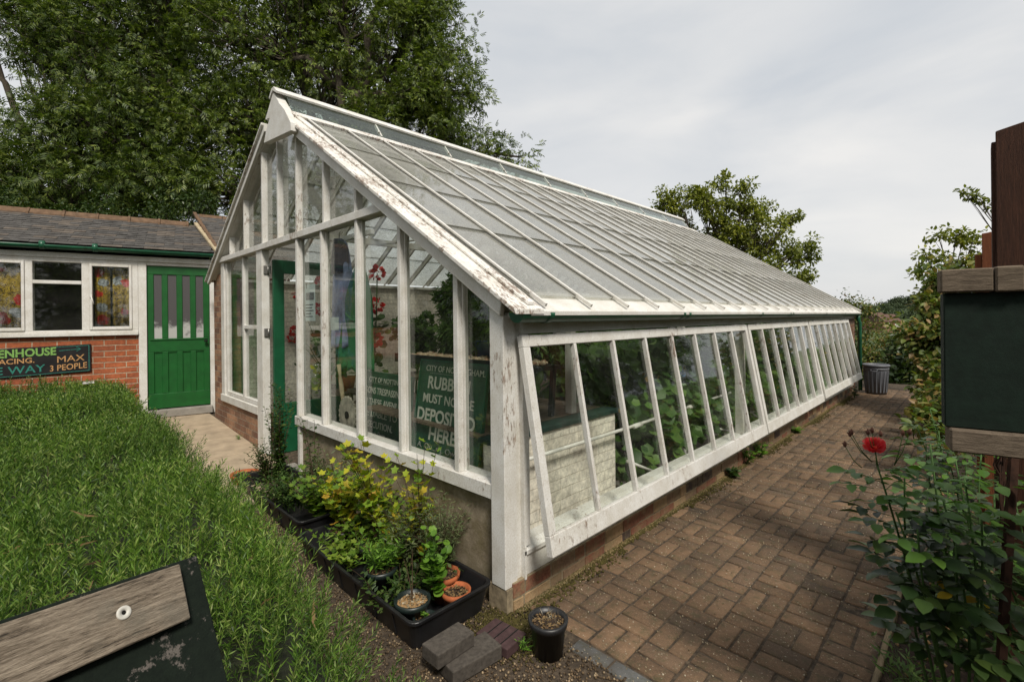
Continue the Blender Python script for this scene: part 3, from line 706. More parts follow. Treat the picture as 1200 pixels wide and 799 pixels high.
# purlins, ties and ridge beam
for f, x in ((zr, -1.25), (zr, -2.35), (zl, -4.85)):
    b = MB(); b.box(x - .03, x + .03, .09, L - .13, f(x) - .17, f(x) - .075); b.build('purlin', M['paint_ok'], gh)
b = MB(); b.box(RX - .03, RX + .03, .08, L - .13, 3.56, 3.80); b.build('ridge_beam', M['paint_ok'], gh)
for y in (2.0, 4.2, 6.4, 8.6):
    b = MB(); b.tube([(-5.8, y, 2.22), (-.15, y, 2.22 - .62)], .012, 6) if False else b.tube([(-4.9, y, zl(-4.9) - .12), (-1.6, y, zr(-1.6) - .12)], .012, 6); b.tube([(RX, y, 3.6), (RX, y, 2.75)], .01, 6); b.build('tie_rod', M['paint_ok'], gh)
b = MB(); b.box(XL + .13, XL + .20, .22, L - .13, 2.157, 2.20); b.build('wall_plate', M['paint_ok'], gh)
# ridge vent: plate, glass strip, cap
nr = Vector((.627, 0, 1)).normalized()
b = MB(); b.beam((-3.06, .0, zr(-3.06) + .02), (-3.06, 9.5, zr(-3.06) + .02), .16, .03, nr); b.build('ridge_plate', M['paint_bad'], gh, bevel=.004)
b = MB(); b.beam((-3.67, .0, zl(-3.67) + .0), (-3.67, 9.5, zl(-3.67) + .0), .16, .03, (-.64, 0, 1)); b.build('ridge_plate', M['paint_bad'], gh, bevel=.004)
v0, v1 = Vector((-3.135, 0, zr(-3.135) + .03)), Vector((-3.33, 0, 3.975))
for k in range(9):
    ya, yb = .04 + k * 1.03, .04 + (k + 1) * 1.03 - .01
    b = MB(); c = (v0 + v1) / 2; c.y = (ya + yb) / 2; b.obox(c, (0, (yb - ya) / 2, 0), (v1 - v0) / 2, (v1 - v0).cross(Vector((0, 1, 0))).normalized() * .002); b.build('vent_glass', M['glass_vent'], gh)
    u0, u1 = Vector((-3.62, 0, zl(-3.62) + .02)), Vector((-3.41, 0, 3.975))
    b = MB(); c = (u0 + u1) / 2; c.y = (ya + yb) / 2; b.obox(c, (0, (yb - ya) / 2, 0), (u1 - u0) / 2, (u1 - u0).cross(Vector((0, 1, 0))).normalized() * .002); b.build('vent_glass', M['glass_vent'], gh)
    b = MB(); b.beam((-3.16, yb + .005, zr(-3.16) + .03), (-3.34, yb + .005, 3.96), .03, .02, (0, 1, 0)); b.beam((-3.18, yb - .02, 3.80), (-3.24, yb + .10, 3.73), .015, .015, (0, 0, 1)); b.build('vent_stay', M['paint'], gh)
b = MB(); b.prism([(-3.42, 4.015), (-3.36, 4.015), (-3.275, 3.945), (-3.285, 3.925), (-3.39, 3.985), (-3.49, 3.925), (-3.50, 3.945)], 1, -.06, 9.42); b.build('ridge_cap', M['paint'], gh, bevel=.002)

# ================================================================== SHED (built in its own frame: x along the front, y into the shed)
A0 = (-6.442, -.696, 0); ARZ = radians(79.09)
sh = thing('garden_shed', 'orange brick outbuilding with slate roof, curtained windows and a green door', 'outbuilding', A0, rz=ARZ)
def SB(b, name, mat, bevel=0, parent=sh): return b.build(name, mat, parent, local=True, bevel=bevel)
XS0 = -3.4
b = MB(); b.box(XS0, -.095, .0, .2, -.1, 1.42); SB(b, 'brick_wall', M['brick_shed'])
b = MB(); b.box(XS0, -2.0, .0, .2, 1.42, 2.42); b.box(-2.0, .80, .30, .32, .3, 2.45); b.box(XS0, .85, 2.6, 2.7, -.1, 2.6); SB(b, 'back_panel', M['dark'])
b = MB(); b.box(.80, .86, .05, 2.7, -.1, 2.5); SB(b, 'side_wall', M['brick_white_y'])
b = MB(); b.box(-.093, -.002, -.03, .12, .25, 2.43); b.box(.736, .80, -.03, .12, .25, 2.43); b.box(-.0015, .7355, -.02, .12, 2.385, 2.43); SB(b, 'door_frame', M['paint_shed'], .004)
b = MB(); b.box(XS0, .82, -.045, .10, 2.431, 2.50); SB(b, 'fascia', M['paint_shed'], .003)
b = MB(); b.box(-2.0, -.094, -.055, .14, 1.421, 1.465); SB(b, 'window_sill', M['paint_shed'], .004)
b = MB(); b.box(-.02, .76, -.10, .12, .26, .362); SB(b, 'door_step', M['concrete'], .006)
# window frames
wf = MB(); wf.box(-2.0, -.094, -.03, .08, 1.466, 1.50); wf.box(-2.0, -.094, -.03, .08, 2.375, 2.43)
for x0, x1 in ((-2.0, -1.94), (-1.205, -1.135), (-.675, -.60), (-.16, -.094)): wf.box(x0, x1, -.03, .08, 1.5, 2.3745)
wf.box(-1.1345, -.6755, -.035, .07, 2.095, 2.14); wn_ = SB(wf, 'window_frame', M['paint_shed'], .004)
for x0, x1 in ((-1.9395, -1.2055), (-.5995, -.1605)):
    b = MB()
    for a0, a1, c0, c1 in ((x0, x0 + .03, 1.5, 2.374), (x1 - .03, x1, 1.5, 2.374), (x0 + .03, x1 - .03, 1.5, 1.54), (x0 + .03, x1 - .03, 2.34, 2.374)): b.box(a0, a1, -.045, .03, c0, c1)
    cs_ = SB(b, 'casement', M['paint_shed'], .004)
    b = MB(); b.box(x0 + .03, x1 - .03, .0, .004, 1.54, 2.34); SB(b, 'glass_pane', M['glass_shed'], parent=cs_)
    b = MB(); b.box(x0 + .005, x0 + .03, -.062, -.046, 1.93, 1.955); b.tube([(x0 + .02, -.06, 1.94), (x0 + .045, -.07, 1.84)], .008, 6); SB(b, 'window_latch', M['paint_shed'], parent=cs_)
b = MB(); b.box(-1.1345, -.6755, .0, .004, 1.50, 2.095); b.box(-1.1345, -.6755, .0, .004, 2.14, 2.375); SB(b, 'glass_pane', M['glass_shed'], parent=wn_)
# door
dd = MB(); Z0, Z1 = .375, 2.382
st = [0.003, .075, .165, .235, .335, .405, .495, .565, .655, .732]
sx = [(.004, .076), (.166, .236), (.336, .406), (.496, .566), (.656, .732)]
for a, c in sx: dd.box(a, c, .0, .04, 1.36, 2.262)
for a, c in sx: dd.box(a, c, .0, .04, .585, 1.175)
dd.box(.004, .732, .0, .04, 2.2625, Z1); dd.box(.004, .732, .0, .04, 1.1755, 1.3595); dd.box(.004, .732, .0, .04, Z0, .5845)
dd.box(.02, .72, .018, .028, .56, 1.20); dd.box(.03, .71, -.012, .0, 1.335, 1.3595)
dr2 = SB(dd, 'door', M['green_door'], .005)
for i in range(4):
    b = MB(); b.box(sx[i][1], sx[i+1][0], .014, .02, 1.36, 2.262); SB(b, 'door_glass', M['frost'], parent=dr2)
b = MB()
for z in (.585, 1.165):
    for i in range(4): b.box(sx[i][1] + .001, sx[i+1][0] - .001, .004, .017, z, z + .010)
SB(b, 'panel_moulding', M['green_door'], parent=dr2)
b = MB(); b.tube([(.685, .0, 1.31), (.685, -.03, 1.31)], .008); b.lathe([(0, -.0), (.022, .0), (.026, .012), (.018, .024), (0, .026)], 14, (.685, -.045, 1.298)); SB(b, 'door_knob', M['dark'], parent=dr2)
# gutter
gt = MB(); gut_r = .05
ring = [(-.13 - gut_r * cos(pi * i / 12), 2.575 - gut_r * sin(pi * i / 12)) for i in range(13)] + [(-.13 + .046 * cos(pi * i / 12), 2.575 - .046 * sin(pi * i / 12)) for i in range(13)]
k = len(ring); vs = [(XS0, y, z) for y, z in ring] + [(.84, y, z) for y, z in ring]
gt.add(vs, [(i, k + i, k + (i+1) % k, (i+1) % k) for i in range(k)] + [tuple(range(k)), tuple(range(k, 2*k))[::-1]], 0, True)
for x in (-1.05, -.55): gt.tube([(x, -.13, 2.572), (x + .05, -.13, 2.572)], .054, 14)
SB(gt, 'gutter', M['green_gutter'])
# slates course by course
sl = MB(); RY, RZs = 1.45, 3.235; E0, Ez = -.12, 2.60; nrow = 15; sr = random.Random(2)
dy, dz = (RY - E0) / nrow, (RZs - Ez) / nrow
for r in range(nrow):
    x = XS0 - (r % 2) * .11
    while x < .82:
        w_ = .225; x1 = min(x + w_ - .003, .80 - .0 * r); e = sr.uniform(-.004, .004); tl = sr.uniform(0, .004)
        y0, z0 = E0 + r * dy + e, Ez + r * dz + .010; y1, z1 = y0 + dy * 1.35, z0 + dz * 1.35 - .012
        if x1 - x > .04:
            sl.add([(x,y0,z0-.007),(x1,y0,z0-.007+tl),(x1,y1,z1-.007),(x,y1,z1-.007),(x,y0,z0),(x1,y0,z0+tl),(x1,y1,z1),(x,y1,z1)],
                   [(0,3,2,1),(4,5,6,7),(0,1,5,4),(1,2,6,5),(2,3,7,6),(3,0,4,7)], sr.choice([0, 0, 0, 1]))
        x += w_
b = MB(); b.prism([(E0, Ez - .02), (RY, RZs - .02), (2.8, 2.6), (2.8, 2.58), (RY, RZs - .04), (E0, Ez - .04)], 0, XS0, .82); SB(b, 'roof_deck', M['dark'])
rf = SB(sl, 'slate_roof', [M['slate'], plain('slate_brown', (.11, .092, .076), .85, .4, 9, bump=.5)])
for i in range(11):
    x0 = XS0 + .05 + i * .385; b = MB()
    if x0 + .37 > .72: break
    b.prism([(RY - .11, RZs - .06), (RY - .10, RZs - .02), (RY - .02, RZs + .055), (RY + .02, RZs + .055), (RY + .11, RZs - .03), (RY + .11, RZs - .06)], 0, x0, x0 + .375)
    b.prism([(RY - .12, RZs - .06), (RY - .11, RZs - .01), (RY - .02, RZs + .066), (RY + .02, RZs + .066), (RY + .12, RZs - .02), (RY + .12, RZs - .06)], 0, x0 + .35, x0 + .382)
    SB(b, 'ridge_tile', M['ridge_tile'], .004, rf)
b = MB(); b.beam((.60, RY - .05, RZs + .03), (.83, E0 + .02, Ez + .03), .06, .05, (0, -.4, 1)); SB(b, 'verge_mortar', M['mortar'], .01, rf)
# the neighbouring slate roof behind the greenhouse corner
nb = thing('slate_outbuilding', 'brown slate roof edged with a clay tile verge, behind the green door', 'outbuilding', A0, rz=ARZ)
sl = MB()
for r in range(20):
    y0, z0 = .02 + r * .10, 2.63 + r * .046; x = .85 - .135 * y0; y1, z1 = y0 + .135, z0 + .052; first = True
    while x < 2.0:
        x1 = x + (.225 if not first else .06 + .11 * (r % 2)); first = False
        sl.add([(x,y0,z0-.007),(x1-.003,y0,z0-.007),(x1-.003,y1,z1-.007),(x,y1,z1-.007),(x,y0,z0),(x1-.003,y0,z0),(x1-.003,y1,z1),(x,y1,z1)], [(0,3,2,1),(4,5,6,7),(0,1,5,4),(1,2,6,5),(2,3,7,6),(3,0,4,7)], sr.choice([0, 1]))
        x = x1
SB(sl, 'slate_roof', [M['slate'], bpy.data.materials['slate_brown']], parent=nb)
b = MB(); b.box(.87, 1.9, .4, 2.0, -.1, 2.62); b.prism([(.03, 2.6), (2.0, 3.50), (2.0, 2.6)], 0, .88, 1.95); b.prism([(1.0, 2.9), (2.0, 3.48), (2.0, 2.9)], 0, .70, .88); SB(b, 'brick_wall', M['brick_x'], parent=nb)
for i in range(4):
    b = MB(); x0 = .66 + i * .36; b.prism([(1.82, 3.42), (1.9, 3.53), (1.94, 3.53), (2.02, 3.42)], 0, x0, x0 + .35); SB(b, 'ridge_tile', M['ridge_tile'], .004, nb)
for i in range(5):
    b = MB(); y0 = .02 + i * .37; b.beam((.83 - .05 * i, y0, 2.64 + .46 * (y0 - .02) + .045), (.79 - .05 * i, y0 + .36, 2.64 + .46 * (y0 + .34) + .045), .05, .04); SB(b, 'verge_tile', M['ridge_tile'], .004, nb)

# patterned curtains hung inside the two outer windows
t = NM('curtain_print'); x, y, z = t.sep(); wx = t.noise(14, 4, .6); v = t.comb(t.math('ADD', x, t.math('MULTIPLY', t.math('SUBTRACT', wx, .5), .09)), t.math('ADD', z, t.math('MULTIPLY', t.math('SUBTRACT', t.noise(17, 4, .6), .5), .08)))
def dots(scale, thr, seed):
    vo = t.new('ShaderNodeTexVoronoi'); vo.inputs['Scale'].default_value = scale
    mp = t.new('ShaderNodeMapping'); mp.inputs['Location'].default_value = (seed, seed * .7, 0); t.l.new(v, mp.inputs[0]); t.l.new(mp.outputs[0], vo.inputs['Vector'])
    vo.inputs['Randomness'].default_value = .75; return t.ramp(vo.outputs['Distance'], [(thr, 1.0), (thr + .02, 0.0)])
base = t.ramp(t.noise(42, 3, .5, v, 2), [(.42, (.05, .028, .010)), (.49, (.26, .17, .014)), (.62, (.42, .29, .03))])
fl = t.ramp(t.noise(60, 2, .5, v), [(.4, (.10, .11, .12)), (.55, (.34, .36, .38))])
c = t.mix(dots(5.2, .32, 3.1), base, fl)
c = t.mix(dots(5.4, .36, 8.7), c, t.ramp(t.noise(70, 2, .5, v), [(.42, (.16, .018, .010)), (.5, (.45, .022, .016))])); t.col(c); t.rough(.95); M['curtain'] = t.mat
for xa, xb, lab in ((-1.93, -1.22, 'yellow and red patterned curtain in the shed window left of the plain dark pane'), (-.56, -.40, 'narrow gathered half of the printed curtain beside the dark middle window'), (-.375, -.16, 'printed floral curtain hanging closest to the green shed door')):
    xs = np.linspace(xa, xb, 40); zs = np.linspace(1.51, 2.36, 3)
    V = [(x, .075 + .018 * sin(x * 75) + .006 * sin(x * 31), z) for z in zs for x in xs]; i = np.arange(120).reshape(3, 40)
    F = np.stack([i[:-1, :-1], i[:-1, 1:], i[1:, 1:], i[1:, :-1]], -1).reshape(-1, 4)
    e = thing('curtain', lab, 'curtain', A0, 'curtains in the shed windows', ARZ)
    W_ = [tuple(origin(e) @ Vector(p)) for p in V]; o = npmesh('cloth', W_, F, M['curtain'], e, smooth=True)
    sm_ = o.modifiers.new('thick', 'SOLIDIFY'); sm_.thickness = .002

# ------------------------------------------------------------------ lettering
def letters(parent, text, mat, size, origin_, right, upv, name='lettering', bold=0.0, align='LEFT', sx=1.0, depth=.0012, shear=0):
    """text laid on a board: origin_ baseline start, right / upv unit vectors in world space"""
    cu = bpy.data.curves.new('text', 'FONT'); cu.body = text; cu.size = size; cu.align_x = align; cu.extrude = depth; cu.offset = bold; cu.shear = shear; cu.resolution_u = 3
    ob = bpy.data.objects.new('text', cu); S.collection.objects.link(ob)
    dg = bpy.context.evaluated_depsgraph_get(); me = bpy.data.meshes.new_from_object(ob.evaluated_get(dg))
    bpy.data.objects.remove(ob); bpy.data.curves.remove(cu)
    right, upv = Vector(right).normalized(), Vector(upv).normalized(); nn = right.cross(upv)
    inv = origin(parent).inverted()
    for v in me.vertices: v.co = inv @ (Vector(origin_) + right * v.co.x * sx + upv * v.co.y + nn * v.co.z)
    me.materials.clear(); me.materials.append(mat); o = bpy.data.objects.new(name, me); S.collection.objects.link(o); place(o, parent); PM[o.name] = origin(parent); return o
def chalk(name, col, thin=.38):
    t = NM(name); t.col(t.ramp(t.noise(160, 3, .7), [(thin, tuple(c * .25 for c in col)), (thin + .12, col)])); t.rough(.9); return t.mat
M['chalk_green'] = chalk('chalk_light_green', (.22, .42, .10)); M['chalk_orange'] = chalk('chalk_orange', (.55, .30, .12)); M['chalk_teal'] = chalk('chalk_teal', (.03, .22, .17)); M['chalk_white'] = chalk('chalk_white', (.4, .4, .36))
M['sign_letters'] = chalk('sign_cream_letters', (.50, .50, .42), .30)
# chalk board screwed to the shed wall
cb = thing('chalkboard', 'long black chalkboard sign fixed to the orange brick under the windows', 'sign', A0, rz=ARZ)
bx0, bx1 = -2.25, -.59
def cbz(x): return 1.135 + (x + .59) * .035       # board hangs a touch out of level
b = MB(); b.add([(bx0, -.025, cbz(bx0) - .18), (bx1, -.025, cbz(bx1) - .18), (bx1, -.025, cbz(bx1) + .18), (bx0, -.025, cbz(bx0) + .18), (bx0, -.001, cbz(bx0) - .18), (bx1, -.001, cbz(bx1) - .18), (bx1, -.001, cbz(bx1) + .18), (bx0, -.001, cbz(bx0) + .18)], [(0,1,2,3),(5,4,7,6),(4,5,1,0),(3,2,6,7),(1,5,6,2),(4,0,3,7)])
b.build('board', plain('chalkboard_black', (.014, .013, .013), .75, .4, 6), cb, local=True, bevel=.003)
dirx = Vector((1, 0, .035)).normalized(); Mc = origin(cb)
def CP(x, dz): return Mc @ Vector((x, -.0265, cbz(x) + dz))
RX_ = (Mc.to_3x3() @ dirx); UZ = Vector((0, 0, 1))
def ctext(tx, x, dz, size, mat, sx=1, bold=0, up=UZ, slope=0): letters(cb, tx, mat, size, CP(x, dz), (RX_ + UZ * slope).normalized(), up, bold=bold, sx=sx)
ctext('GREENHOUSE', -1.66, .070, .135, M['chalk_green'], .86, .0042)
ctext('SPACING.', -1.53, -.012, .09, M['chalk_orange'], 1.05, .0012)
ctext('ONE WAY', -1.70, -.135, .13, M['chalk_teal'], 1.10, .001)
ctext('MAX', -.925, -.035, .115, M['chalk_orange'], 1.1, 0, slope=.03)
ctext('3 PEOPLE', -.99, -.140, .105, M['chalk_orange'], .84, .0012, slope=.04)
b = MB()
def stroke(x0, z0, x1, z1, w=.006):
    p, q = Vector((x0, -.0262, cbz(x0) + z0)), Vector((x1, -.0262, cbz(x1) + z1)); b.beam(p, q, w, .0016, (0, -1, 0))
stroke(-.90, .115, -.69, .125); stroke(-.69, .125, -.735, .155); stroke(-.69, .125, -.735, .095)
stroke(bx0 + .02, -.165, bx1 - .02, -.165); stroke(bx1 - .02, -.165, bx1 - .02, .165); stroke(-.95, .165, bx1 - .02, .165)
b.build('chalk_line', M['chalk_teal'], cb, local=True)

# ================================================================== BOARDS IN THE GREENHOUSE
M['sign_green'] = plain('enamel_sign_green', (.010, .065, .034), .45, .5, 9, bump=.1)
def sign(label, c00, width, height, tilt, roll, lines, group=None):
    """leaning board: bottom-left corner, leaning back by tilt, rotated in its plane by roll"""
    e = thing('enamel_sign', label, 'sign', c00, group)
    r = Vector((cos(roll), 0, -sin(roll))); u0 = Vector((sin(roll), 0, cos(roll)))
    n0 = Vector((0, 1, 0)); u = (u0 * cos(tilt) + n0 * sin(tilt)).normalized(); r = r.normalized(); nn = u.cross(r).normalized()
    if nn.y > 0: nn = -nn
    c = Vector(c00) + r * width / 2 + u * height / 2
    b = MB(); b.obox(c, r * width / 2, u * height / 2, nn * .012); b.build('board', M['sign_green'], e, bevel=.003)
    b = MB(); 
    for a0, a1, w0, w1 in ((0, width, height - .012, height), (0, width, 0, .012), (0, .012, .0125, height - .0125), (width - .012, width, .0125, height - .0125)):
        b.obox(Vector(c00) + r * (a0 + a1) / 2 + u * (w0 + w1) / 2 + nn * .014, r * (a1 - a0) / 2, u * (w1 - w0) / 2, nn * .004)
    b.build('frame', plain('sign_edge', (.02, .09, .05), .6, .3, 20), e)
    for tx, x, z, s_, sx, bold, *mt in lines:
        letters(e, tx, mt[0] if mt else M['sign_letters'], s_, Vector(c00) + r * x + u * z + nn * .0135, r, u, bold=bold, sx=sx)
    return e
thin = M['chalk_white']
sign('green enamel notice reading RUBBISH MUST NOT BE DEPOSITED HERE', (-1.256, .18, .60), .77, .70, radians(9), 0, [
    ('CITY OF NOTTINGHAM.', .08, .615, .062, .98, 0), ('_________________', .14, .605, .04, 1.0, 0, thin), ('RUBBISH', .12, .49, .125, 1.02, .0022), ('MUST NOT BE', .08, .385, .092, 1.0, .0008),
    ('DEPOSITED', .03, .25, .13, 1.0, .0028), ('HERE', .20, .125, .13, 1.05, .0028), ('A. Ou...r J. Owen', .08, .055, .058, 1.25, 0, thin)])
sign('green enamel notice about trespassing on the avenues, left of the rubbish notice', (-2.33, .29, .55), .86, .58, radians(6), 0, [
    ('CITY OF NOTTINGHAM', .17, .49, .062, 1.0, 0), ('___________________', .12, .485, .04, 1.2, 0, thin), ('PERSONS TRESPASSING', .02, .385, .082, .84, .0006), ('ON THESE AVENUES', .05, .285, .082, .96, .0006),
    ('ARE LIABLE TO', .05, .185, .082, 1.15, .0006), ('PROSECUTION.', .05, .09, .082, 1.0, .0006), ('A. Owen', .33, .03, .05, 1, 0, thin)])

# ================================================================== VEGETATION
L_OVAL, L_FOLD, L_LOBE, L_PINN = leaf_oval(.5), leaf_fold(.55), leaf_lobed(5, .35), leaf_pinnate()
L_THIN = leaf_oval(.22, .03, .1)
def clump(mat, name, parent, centers, radii, n, tpl, size, up=.45, flat=1.0, seed=0, droop=.3, outward=None):
    """leaves spread through small clumps"""
    rg = np.random.default_rng(seed); centers = np.asarray(centers, float); radii = np.broadcast_to(np.asarray(radii, float), (len(centers),))
    idx = rg.integers(0, len(centers), n); d = norm(rg.normal(size=(n, 3))); r = rg.uniform(.15, 1, n) ** .6
    off = d * r[:, None] * radii[idx][:, None]; off[:, 2] *= flat
    P = centers[idx] + off
    ax = norm(d * .8 + rg.normal(size=(n, 3)) * .5 + np.array([0, 0, -droop])); nm = norm(rg.normal(size=(n, 3)) * .6 + np.array([0, 0, up * 2.2]) + d * .4)
    V, F = instance(tpl[0], tpl[1], P, ax, nm, size * rg.uniform(.65, 1.25, n))
    return npmesh(name, V, F, mat, parent)
def wobble(p, q, n, amp, rg):
    p, q = np.array(p, float), np.array(q, float); t = np.linspace(0, 1, n)[:, None]
    P = p + (q - p) * t + rg.normal(size=(n, 3)) * amp * np.sin(np.pi * t); return P
def tree(name, label, cat, base, tr, lobes, n, tpl, size, mat, seed, ncl=16, clr=.38, group=None, shell=.45, up=.45, barkmat='bark', twigs=True, fork=None, inner=1.0):
    """trunk with limbs to every lobe, twigs to every leaf clump; lobes are (x, y, z, radius)"""
    rg = np.random.default_rng(seed); e = thing(name, label, cat, tuple(base), group)
    lob = np.array([tuple(l[:3]) + (l[3],) for l in lobes], float); c = lob[:, :3].mean(0); b = np.array(base, float)
    fk = np.array(fork if fork is not None else (b * .45 + c * .55), float); fk = b + (fk - b) * 1.0
    tb = MB(); P = wobble(b, fk, 7, tr * .5, rg); tb.tube([Vector(p) for p in P], [tr * (1.25 - .6 * i / 6) for i in range(7)], 10)
    cl, cr = [], []
    for lx, ly, lz, lr in lob:
        tgt = np.array([lx, ly, lz]); st = P[rg.integers(3, 7)]
        Q = wobble(st, tgt, 6, .12 * lr + .05, rg); r0 = tr * .5 * min(1, lr * .6 + .3)
        tb.tube([Vector(p) for p in Q], [r0 * (1 - .75 * i / 5) + .004 for i in range(6)], 6)
        k = max(4, int(ncl * lr ** 1.6))
        for _ in range(k):
            d = rg.normal(size=3); d /= np.linalg.norm(d); q = tgt + d * lr * rg.uniform(shell, 1.0) * np.array([1, 1, .85]); cl.append(q); cr.append(clr * rg.uniform(.6, 1.3))
            if twigs:
                s_ = Q[rg.integers(3, 6)]; R = wobble(s_, q, 4, .06 * lr, rg); tb.tube([Vector(p) for p in R], [r0 * .25 + .004, r0 * .16 + .003, r0 * .1 + .002, .003], 4, caps=False)
    tb.build('trunk', M[barkmat], e)
    clump(M[mat], 'crown', e, cl, cr, n, tpl, size, up, seed=seed + 1)
    return e
def V3(v): return tuple(v)
def lobe(px, py, d, rpx): p = at(px, py, d); return (p.x, p.y, p.z, rpx * d / FPX)

# big trees behind the shed and the greenhouse
b1 = at(120, 420, 15.5); b1.z = 0
tree('ash_tree', 'tall dark green tree filling the sky above the slate shed roof at the left', 'tree', V3(b1), .30,
     [lobe(*a) for a in [(92, 150, 14, 58), (55, 45, 15, 50), (20, 210, 13.5, 60), (130, 60, 15, 75), (40, -10, 15.5, 70), (140, 160, 14, 75), (100, 230, 13, 55), (190, 215, 13.5, 60), (190, 110, 14.5, 75), (200, 20, 15.5, 75),
      (-60, 170, 14, 80), (-80, -30, 15.5, 60), (120, -60, 16, 80), (215, -60, 16, 80), (170, 260, 13, 35), (60, 265, 12.8, 40), (0, 260, 12.8, 40)]],
     27000, L_PINN, .31, 'tree2', 21, ncl=34, clr=.60)
b2 = at(380, 420, 15.5); b2.z = 0
tree('ash_tree', 'large spreading tree behind the ridge of the glasshouse, one twig reaching right over it', 'tree', V3(b2), .36,
     [lobe(*a) for a in [(290, 60, 15, 75), (260, 150, 14.5, 65), (255, 225, 14, 50), (340, -20, 15.5, 80), (300, 130, 14.6, 50), (380, 90, 15.5, 50), (340, 210, 15.5, 60), (430, 190, 16, 55), (400, 20, 15.5, 65), (440, 150, 15.2, 50), (470, 60, 15.5, 55), (500, 10, 15.5, 52),
      (480, -60, 16, 70), (330, -90, 16, 80), (400, -90, 16, 80), (515, 105, 15, 45), (520, 152, 15, 32), (485, 130, 15, 45), (545, 165, 15, 20), (570, 170, 15, 13), (590, 180, 15, 11), (608, 184, 15, 12), (525, 70, 15.2, 34), (505, 205, 16, 40), (553, 110, 15, 14)]],
     30000, L_PINN, .29, 'tree', 33, ncl=32, clr=.5, fork=V3(at(420, 110, 15.4)))
for i, (a, lab) in enumerate([((-20, 250, 11.2, 50), 'dark leafy shrub rising behind the left end of the shed ridge'), ((70, 262, 11.0, 42), 'dark shrub behind the clay ridge tiles above the middle shed window'), ((150, 258, 10.8, 45), 'ivy shrub spilling over the shed ridge above the green door'), ((225, 245, 11, 40), 'dark shrub between the shed roof and the greenhouse gable')]):
    p = at(a[0], a[1], a[2]); r = a[3] * a[2] / FPX; bb = (p.x, p.y, 0)
    tree('evergreen_shrub', lab, 'shrub', bb, .06, [(p.x, p.y, p.z - .1, r), (p.x + .3, p.y + .5, p.z - .9, r * 1.2), (p.x - .2, p.y - .5, p.z - 1.1, r * 1.2), (p.x, p.y, p.z - 1.9, r * 1.2)], 9000, L_OVAL, .085, 'ivy', 50 + i, ncl=26, clr=.3, group='dark shrubs behind the shed')
# thorn tree behind the greenhouse roof
b3 = at(850, 400, 17); b3.z = 0
tree('hawthorn_tree', 'bushy olive green tree rising behind the far end of the glass roof', 'tree', V3(b3), .2,
     [lobe(*a) for a in [(775, 238, 17, 16), (795, 232, 17, 17), (830, 245, 17, 30), (822, 222, 17, 16), (850, 212, 17, 11), (868, 228, 17, 20), (862, 265, 17, 38), (885, 245, 17, 20), (900, 282, 17, 30), (840, 285, 17.4, 36), (920, 262, 17, 12), (932, 250, 17, 10), (925, 300, 17, 20), (945, 288, 17, 10), (952, 300, 17, 9), (880, 320, 17, 34), (930, 325, 17, 16), (800, 262, 17.6, 24), (945, 322, 17, 8)]],
     17000, L_FOLD, .12, 'thorn', 41, ncl=30, clr=.24, shell=.35)
# trees and shrubs at the end of the path and along its right side
def bush(name, label, cat, px, py, d, rpx, n, tpl, size, mat, seed, extra=(), group=None, clr=.16, base_z=0):
    p = at(px, py, d); lobs = [lobe(px, py, d, rpx)] + [lobe(*a) for a in extra]
    return tree(name, label, cat, (p.x, p.y, base_z), .03, lobs, n, tpl, size, mat, seed, ncl=60, clr=clr, group=group, shell=.25)
bush('rose_hedge', 'tangled rambler hedge with pink tips filling the view beyond the far roof corner', 'hedge', 1000, 385, 13.0, 34, 16000, L_FOLD, .075, 'hedge', 60,
     [(1008, 362, 13.2, 15), (1020, 420, 12.8, 34), (985, 365, 13.5, 20), (1045, 400, 13.4, 27), (1075, 405, 13, 33), (1060, 435, 12.6, 32), (1015, 448, 12.5, 26), (1095, 430, 12.6, 40), (1120, 400, 13, 40)], clr=.3)
bush('laurel_bush', 'glossy green bush right behind the grey dustbin', 'bush', 1070, 430, 11.6, 26, 5200, L_FOLD, .13, 'ivy', 61, [(1050, 452, 11.4, 20), (1090, 445, 11.2, 24), (1072, 410, 12, 22)], clr=.28)
bush('elder_bush', 'light green bush with yellowing leaves beside the dark sign panel', 'bush', 1085, 395, 7.6, 30, 4600, L_FOLD, .11, 'hedge', 62, [(1098, 360, 7.6, 24), (1110, 330, 7.8, 26), (1120, 400, 7.2, 36), (1095, 440, 7.0, 26), (1105, 470, 6.6, 26), (1150, 380, 7.4, 40)], clr=.2)
bush('bramble', 'low yellow green leafy growth spilling on the right edge of the path', 'bush', 1100, 450, 5.6, 22, 1700, L_FOLD, .09, 'hedge', 63, [(1110, 480, 5.0, 24), (1096, 500, 4.6, 20), (1085, 470, 6.2, 16), (1140, 470, 4.8, 40)], clr=.14)
bt = at(1140, 420, 9.0); bt.z = 0
tree('plum_tree', 'slender young tree with sparse twigs above the dark sign panel', 'tree', V3(bt), .07,
     [lobe(*a) for a in [(1100, 278, 9, 9), (1120, 278, 9, 12), (1140, 282, 9, 14), (1085, 298, 9, 7), (1105, 300, 9, 10), (1095, 320, 9, 9), (1125, 305, 9, 12), (1110, 335, 9, 14), (1145, 308, 9, 12), (1075, 315, 9, 5), (1092, 345, 9, 14), (1130, 335, 9, 20)]],
     1900, L_FOLD, .085, 'thorn', 44, ncl=90, clr=.12, shell=.3)
p_ = at(1240, 420, 9.0); p_.z = 0
tree('plum_tree', 'leafy twig reaching into the sky from behind the brown fence', 'tree', V3(p_), .05, [lobe(*a) for a in [(1130, 226, 9, 4), (1138, 230, 9, 5), (1148, 233, 9, 5), (1160, 239, 9, 7), (1178, 246, 9, 9), (1230, 270, 9, 26)]], 420, L_FOLD, .08, 'thorn', 45, ncl=60, clr=.08, shell=.2, fork=V3(at(1225, 262, 9)))
